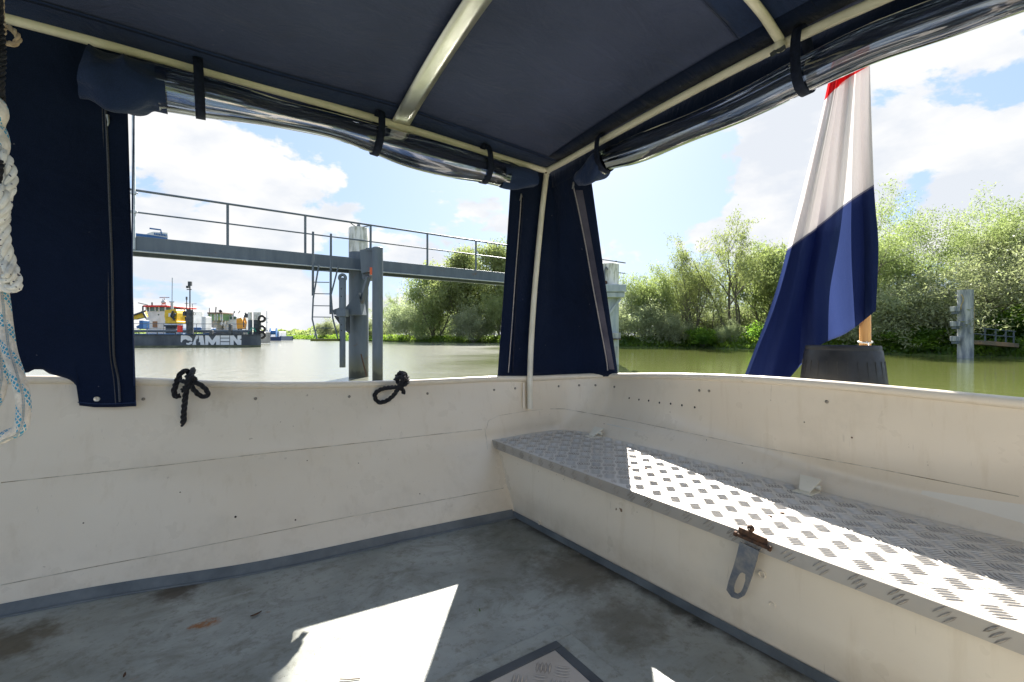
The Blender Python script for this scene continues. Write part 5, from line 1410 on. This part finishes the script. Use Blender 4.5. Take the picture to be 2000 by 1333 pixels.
bb_(bg_, 'deck_tank', 377, 392, 640, 650, 51, 1.2, M_blue, .03); bb_(bg_, 'deck_tank', 396, 409, 641, 650, 51, 1.2, M_blue, .03)
bb_(bg_, 'deck_locker', 393.5, 401.5, 619, 650, 50, 1.0, M_wpaint, .02)
for (x, y0) in ((446, 634), (409, 646), (462, 650)): bb_(bg_, 'bollard', x, x + 5, y0, 654, 47.5, .3, M_dark, .02)

# dredger wheelhouse vessel behind
v1 = empty('work_vessel', W(300, 660, 58), 'white work vessel with red roofed wheelhouse moored behind the barge', 'ship')
h_ = bb_(v1, 'deckhouse', 285, 323, 607, 662, 58, 5, M_wpaint, .05)
bb_(v1, 'hull', 60, 357, 652, 675, 57, 9, M_blue, .05)
hh = bb_(v1, 'wheelhouse', 284, 323, 599.5, 608, 57.9, 4.6, M_glass, .02)
for x in (284.5, 291, 302, 309.5, 321.5): bb_(hh, 'window_frame', x, x + 1.6, 599.5, 608.5, 57.8, .12, M_wpaint, 0)
bb_(v1, 'wheelhouse_roof', 279, 325.5, 596.5, 600, 57.5, 5.5, M_red, .05)
bb_(v1, 'door', 298, 306, 628, 640, 57.9, .1, mat('brown_grating', base=(.28, .16, .09), rough=.7), 0)
m = MB(); m.lathe(W(309.5, 615, 57.95), [(.10, 0), (.001, .02)], 12, -FWD); m.build('porthole', M_glass, v1)
bb_(v1, 'second_wheelhouse', 345, 357, 605, 645, 60, 4, M_wpaint, .1)
bb_(v1, 'second_window', 348.5, 354, 606, 621, 59.9, .1, M_glass, 0)
m = MB(); ln(m, [(336, 612), (336, 590)], 58, .16, 8); ln(m, [(336, 592), (336.5, 543)], 58, .055); ln(m, [(331, 590), (340, 590)], 58, .08); ln(m, [(326, 577), (336, 577)], 58, .0); m.build('mast', M_ggrey, v1)
m = MB(); ln(m, [(316, 597), (318, 585), (321, 583), (324, 597)], 58, .05); ln(m, [(312, 581.5), (331, 581.5)], 58, .07); m.ball(W(320, 591, 58), .28); m.build('radar_mast', M_ggrey, v1)
m = MB(); ln(m, [(270, 592), (288, 596)], 57.5, .05); ln(m, [(279, 598), (279, 612)], 57.5, .09); ln(m, [(297, 597), (297, 591)], 58, .09); m.build('roof_fittings', M_dark, v1)
# yellow machines
y1_ = empty('yellow_crane', W(334, 650, 55), 'yellow deck crane standing in front of the white deckhouse', 'crane')
m = MB(); c = W(334.5, 638, 55); m.lathe((c.x, c.y, 0), [(.55, 1.5), (.55, 2.3), (.75, 2.32), (.75, 2.5)], 20); m.build('pedestal', M_dark, y1_)
bb_(y1_, 'platform', 322, 344.5, 627.5, 632, 54, 1.8, M_yellow, .05)
m = MB(); m.prism([W(323, 607, 54.2), W(343, 605, 54.2), W(345, 612, 54.2), (W(344, 628, 54.2)), W(324, 628, 54.2), W(322, 618, 54.2)], FWD * 1.5); m.build('machine_body', M_yellow, y1_, smooth=False, bevel=.06)
bb_(y1_, 'cab_window', 329, 334, 612, 619, 54.1, .1, M_wpaint, 0)
m = MB(); ln(m, [(338, 608), (334, 618), (337, 622), (342, 612)], 54, .12); ln(m, [(341, 622), (339, 626)], 54, .1); m.build('hydraulics', M_dark, y1_)
y2_ = empty('excavator_arm', W(270, 640, 54), 'yellow crane jib resting left of the white deckhouse', 'crane')
m = MB(); m.bar(W(235, 632, 54), W(264, 618, 54), .5, .5); m.bar(W(262, 618, 54), W(285, 610.5, 54), .4, .35); m.bar(W(264, 622, 54), W(286, 617, 54), .5, .35); m.build('jib', M_yellow, y2_, bevel=.03)
m = MB(); ln(m, [(258, 617), (286, 607)], 53.6, .1); ln(m, [(278, 608), (286, 622)], 53.6, .12); m.build('hydraulics', M_dark, y2_)
m = MB(); m.obox(W(282, 635, 54), RGT * .22, FWD * .5, UP * .5); m.bar(W(268, 640, 54), W(279, 634, 54), .25, .25); m.build('winch', M_blue, y2_, bevel=.03)
# middle vessel
v2 = empty('work_vessel', W(430, 660, 62), 'small white work vessel with greenish wheelhouse windows behind the middle of the barge', 'ship')
bb_(v2, 'hull', 396, 475, 648, 672, 62, 7, M_dhull, .05)
bb_(v2, 'deckhouse', 407, 424, 625, 650, 62, 4, mat('beige_ship_paint', base=(.52, .47, .38), rough=.5), .03)
g_ = bb_(v2, 'wheelhouse', 405.5, 434, 612.5, 626, 61.5, 4, mat('green_tinted_glass', base=(.20, .34, .16), rough=.1), .02)
for x in (405.5, 411.5, 419, 423.5, 430, 433): bb_(g_, 'window_frame', x, x + 1.3, 612, 626.5, 61.4, .12, M_wpaint, 0)
bb_(g_, 'wheelhouse_roof', 404.5, 434.5, 610.5, 613, 61.2, 4.6, mat('brown_roof', base=(.20, .13, .09), rough=.6), .02)
m = MB(); ln(m, [(409, 611), (409, 602)], 62, .05); ln(m, [(421, 611), (422, 600)], 62, .07); ln(m, [(431, 611), (428, 607)], 62, .1); m.ball(W(431, 608, 62), .2); m.build('antennas', M_dark, v2)
bb_(v2, 'accommodation', 436, 462, 618, 645, 63, 4, M_wpaint, .05); bb_(v2, 'accommodation_top', 440, 458, 613, 619, 63.5, 3, M_wpaint, .05)
for x in (441, 448.5, 456): bb_(v2, 'window', x, x + 4.5, 618.5, 624, 62.95, .1, M_glass, 0)
for x in (430, 436): m = MB(); ln(m, [(x, 634), (x + 4, 628), (x + 3, 636)], 61.5, .08); m.build('davit', M_wpaint, v2)
m = MB(); ln(m, [(457, 613), (458, 608)], 62, .07); ln(m, [(464, 615), (469, 607)], 62, .04); m.build('antennas', M_dark, v2)
y3_ = empty('deck_crane', W(467.5, 645, 56), 'small orange yellow folded crane at the right end of the barge', 'crane')
m = MB(); m.prism([W(463, 624, 56), W(471, 622, 56), W(473.5, 630, 56), W(472, 641, 56), W(464, 641, 56), W(463, 632, 56)], FWD * .8); m.build('crane_body', mat('orange_yellow_paint', base=(.78, .33, .02), rough=.45), y3_, smooth=False, bevel=.08)
m = MB(); ln(m, [(466, 641), (466, 650)], 56.2, .14); ln(m, [(471, 641), (471, 650)], 56.2, .14); m.build('crane_legs', M_dark, y3_)
m = MB(); ln(m, [(476, 640), (476, 622), (480, 611)], 51, .07); m.obox(W(482, 617, 51), RGT * .16, FWD * .1, UP * .22); m.build('floodlight', M_dark, bg_)
# small blue tug
tg = empty('tug_boat', W(530, 664, 92), 'small dark blue tug boat right of the barge end', 'boat')
m = MB(); sT = 92
m.prism([W(508, 666, sT), W(507, 658.5, sT), W(545, 659, sT), W(549, 656.8, sT), W(548.5, 666, sT)], FWD * 5); m.build('hull', mat('dark_blue_hull', base=(.02, .045, .12), rough=.4), tg, smooth=False, bevel=.05)
bb_(tg, 'deckhouse', 515, 524, 645, 659, sT + 1, 3, M_wpaint, .05); bb_(tg, 'deckhouse_side', 538, 545, 648, 659, sT + 1, 3, M_wpaint, .05)
m = MB(); ln(m, [(521, 648), (521, 608)], sT, .07); ln(m, [(518, 622), (525, 622)], sT, .05); ln(m, [(519, 630), (524, 630)], sT, .05); m.build('mast', M_ggrey, tg)
m = MB(); m.lathe(W(534, 650, sT), [(.001, -.6), (.9, -.6), (.9, -.5), (.4, -.4), (.4, .4), (.9, .5), (.9, .6), (.001, .6)], 20, (RGT + FWD * .3).normalized()); m.build('towing_winch', M_blue, tg)
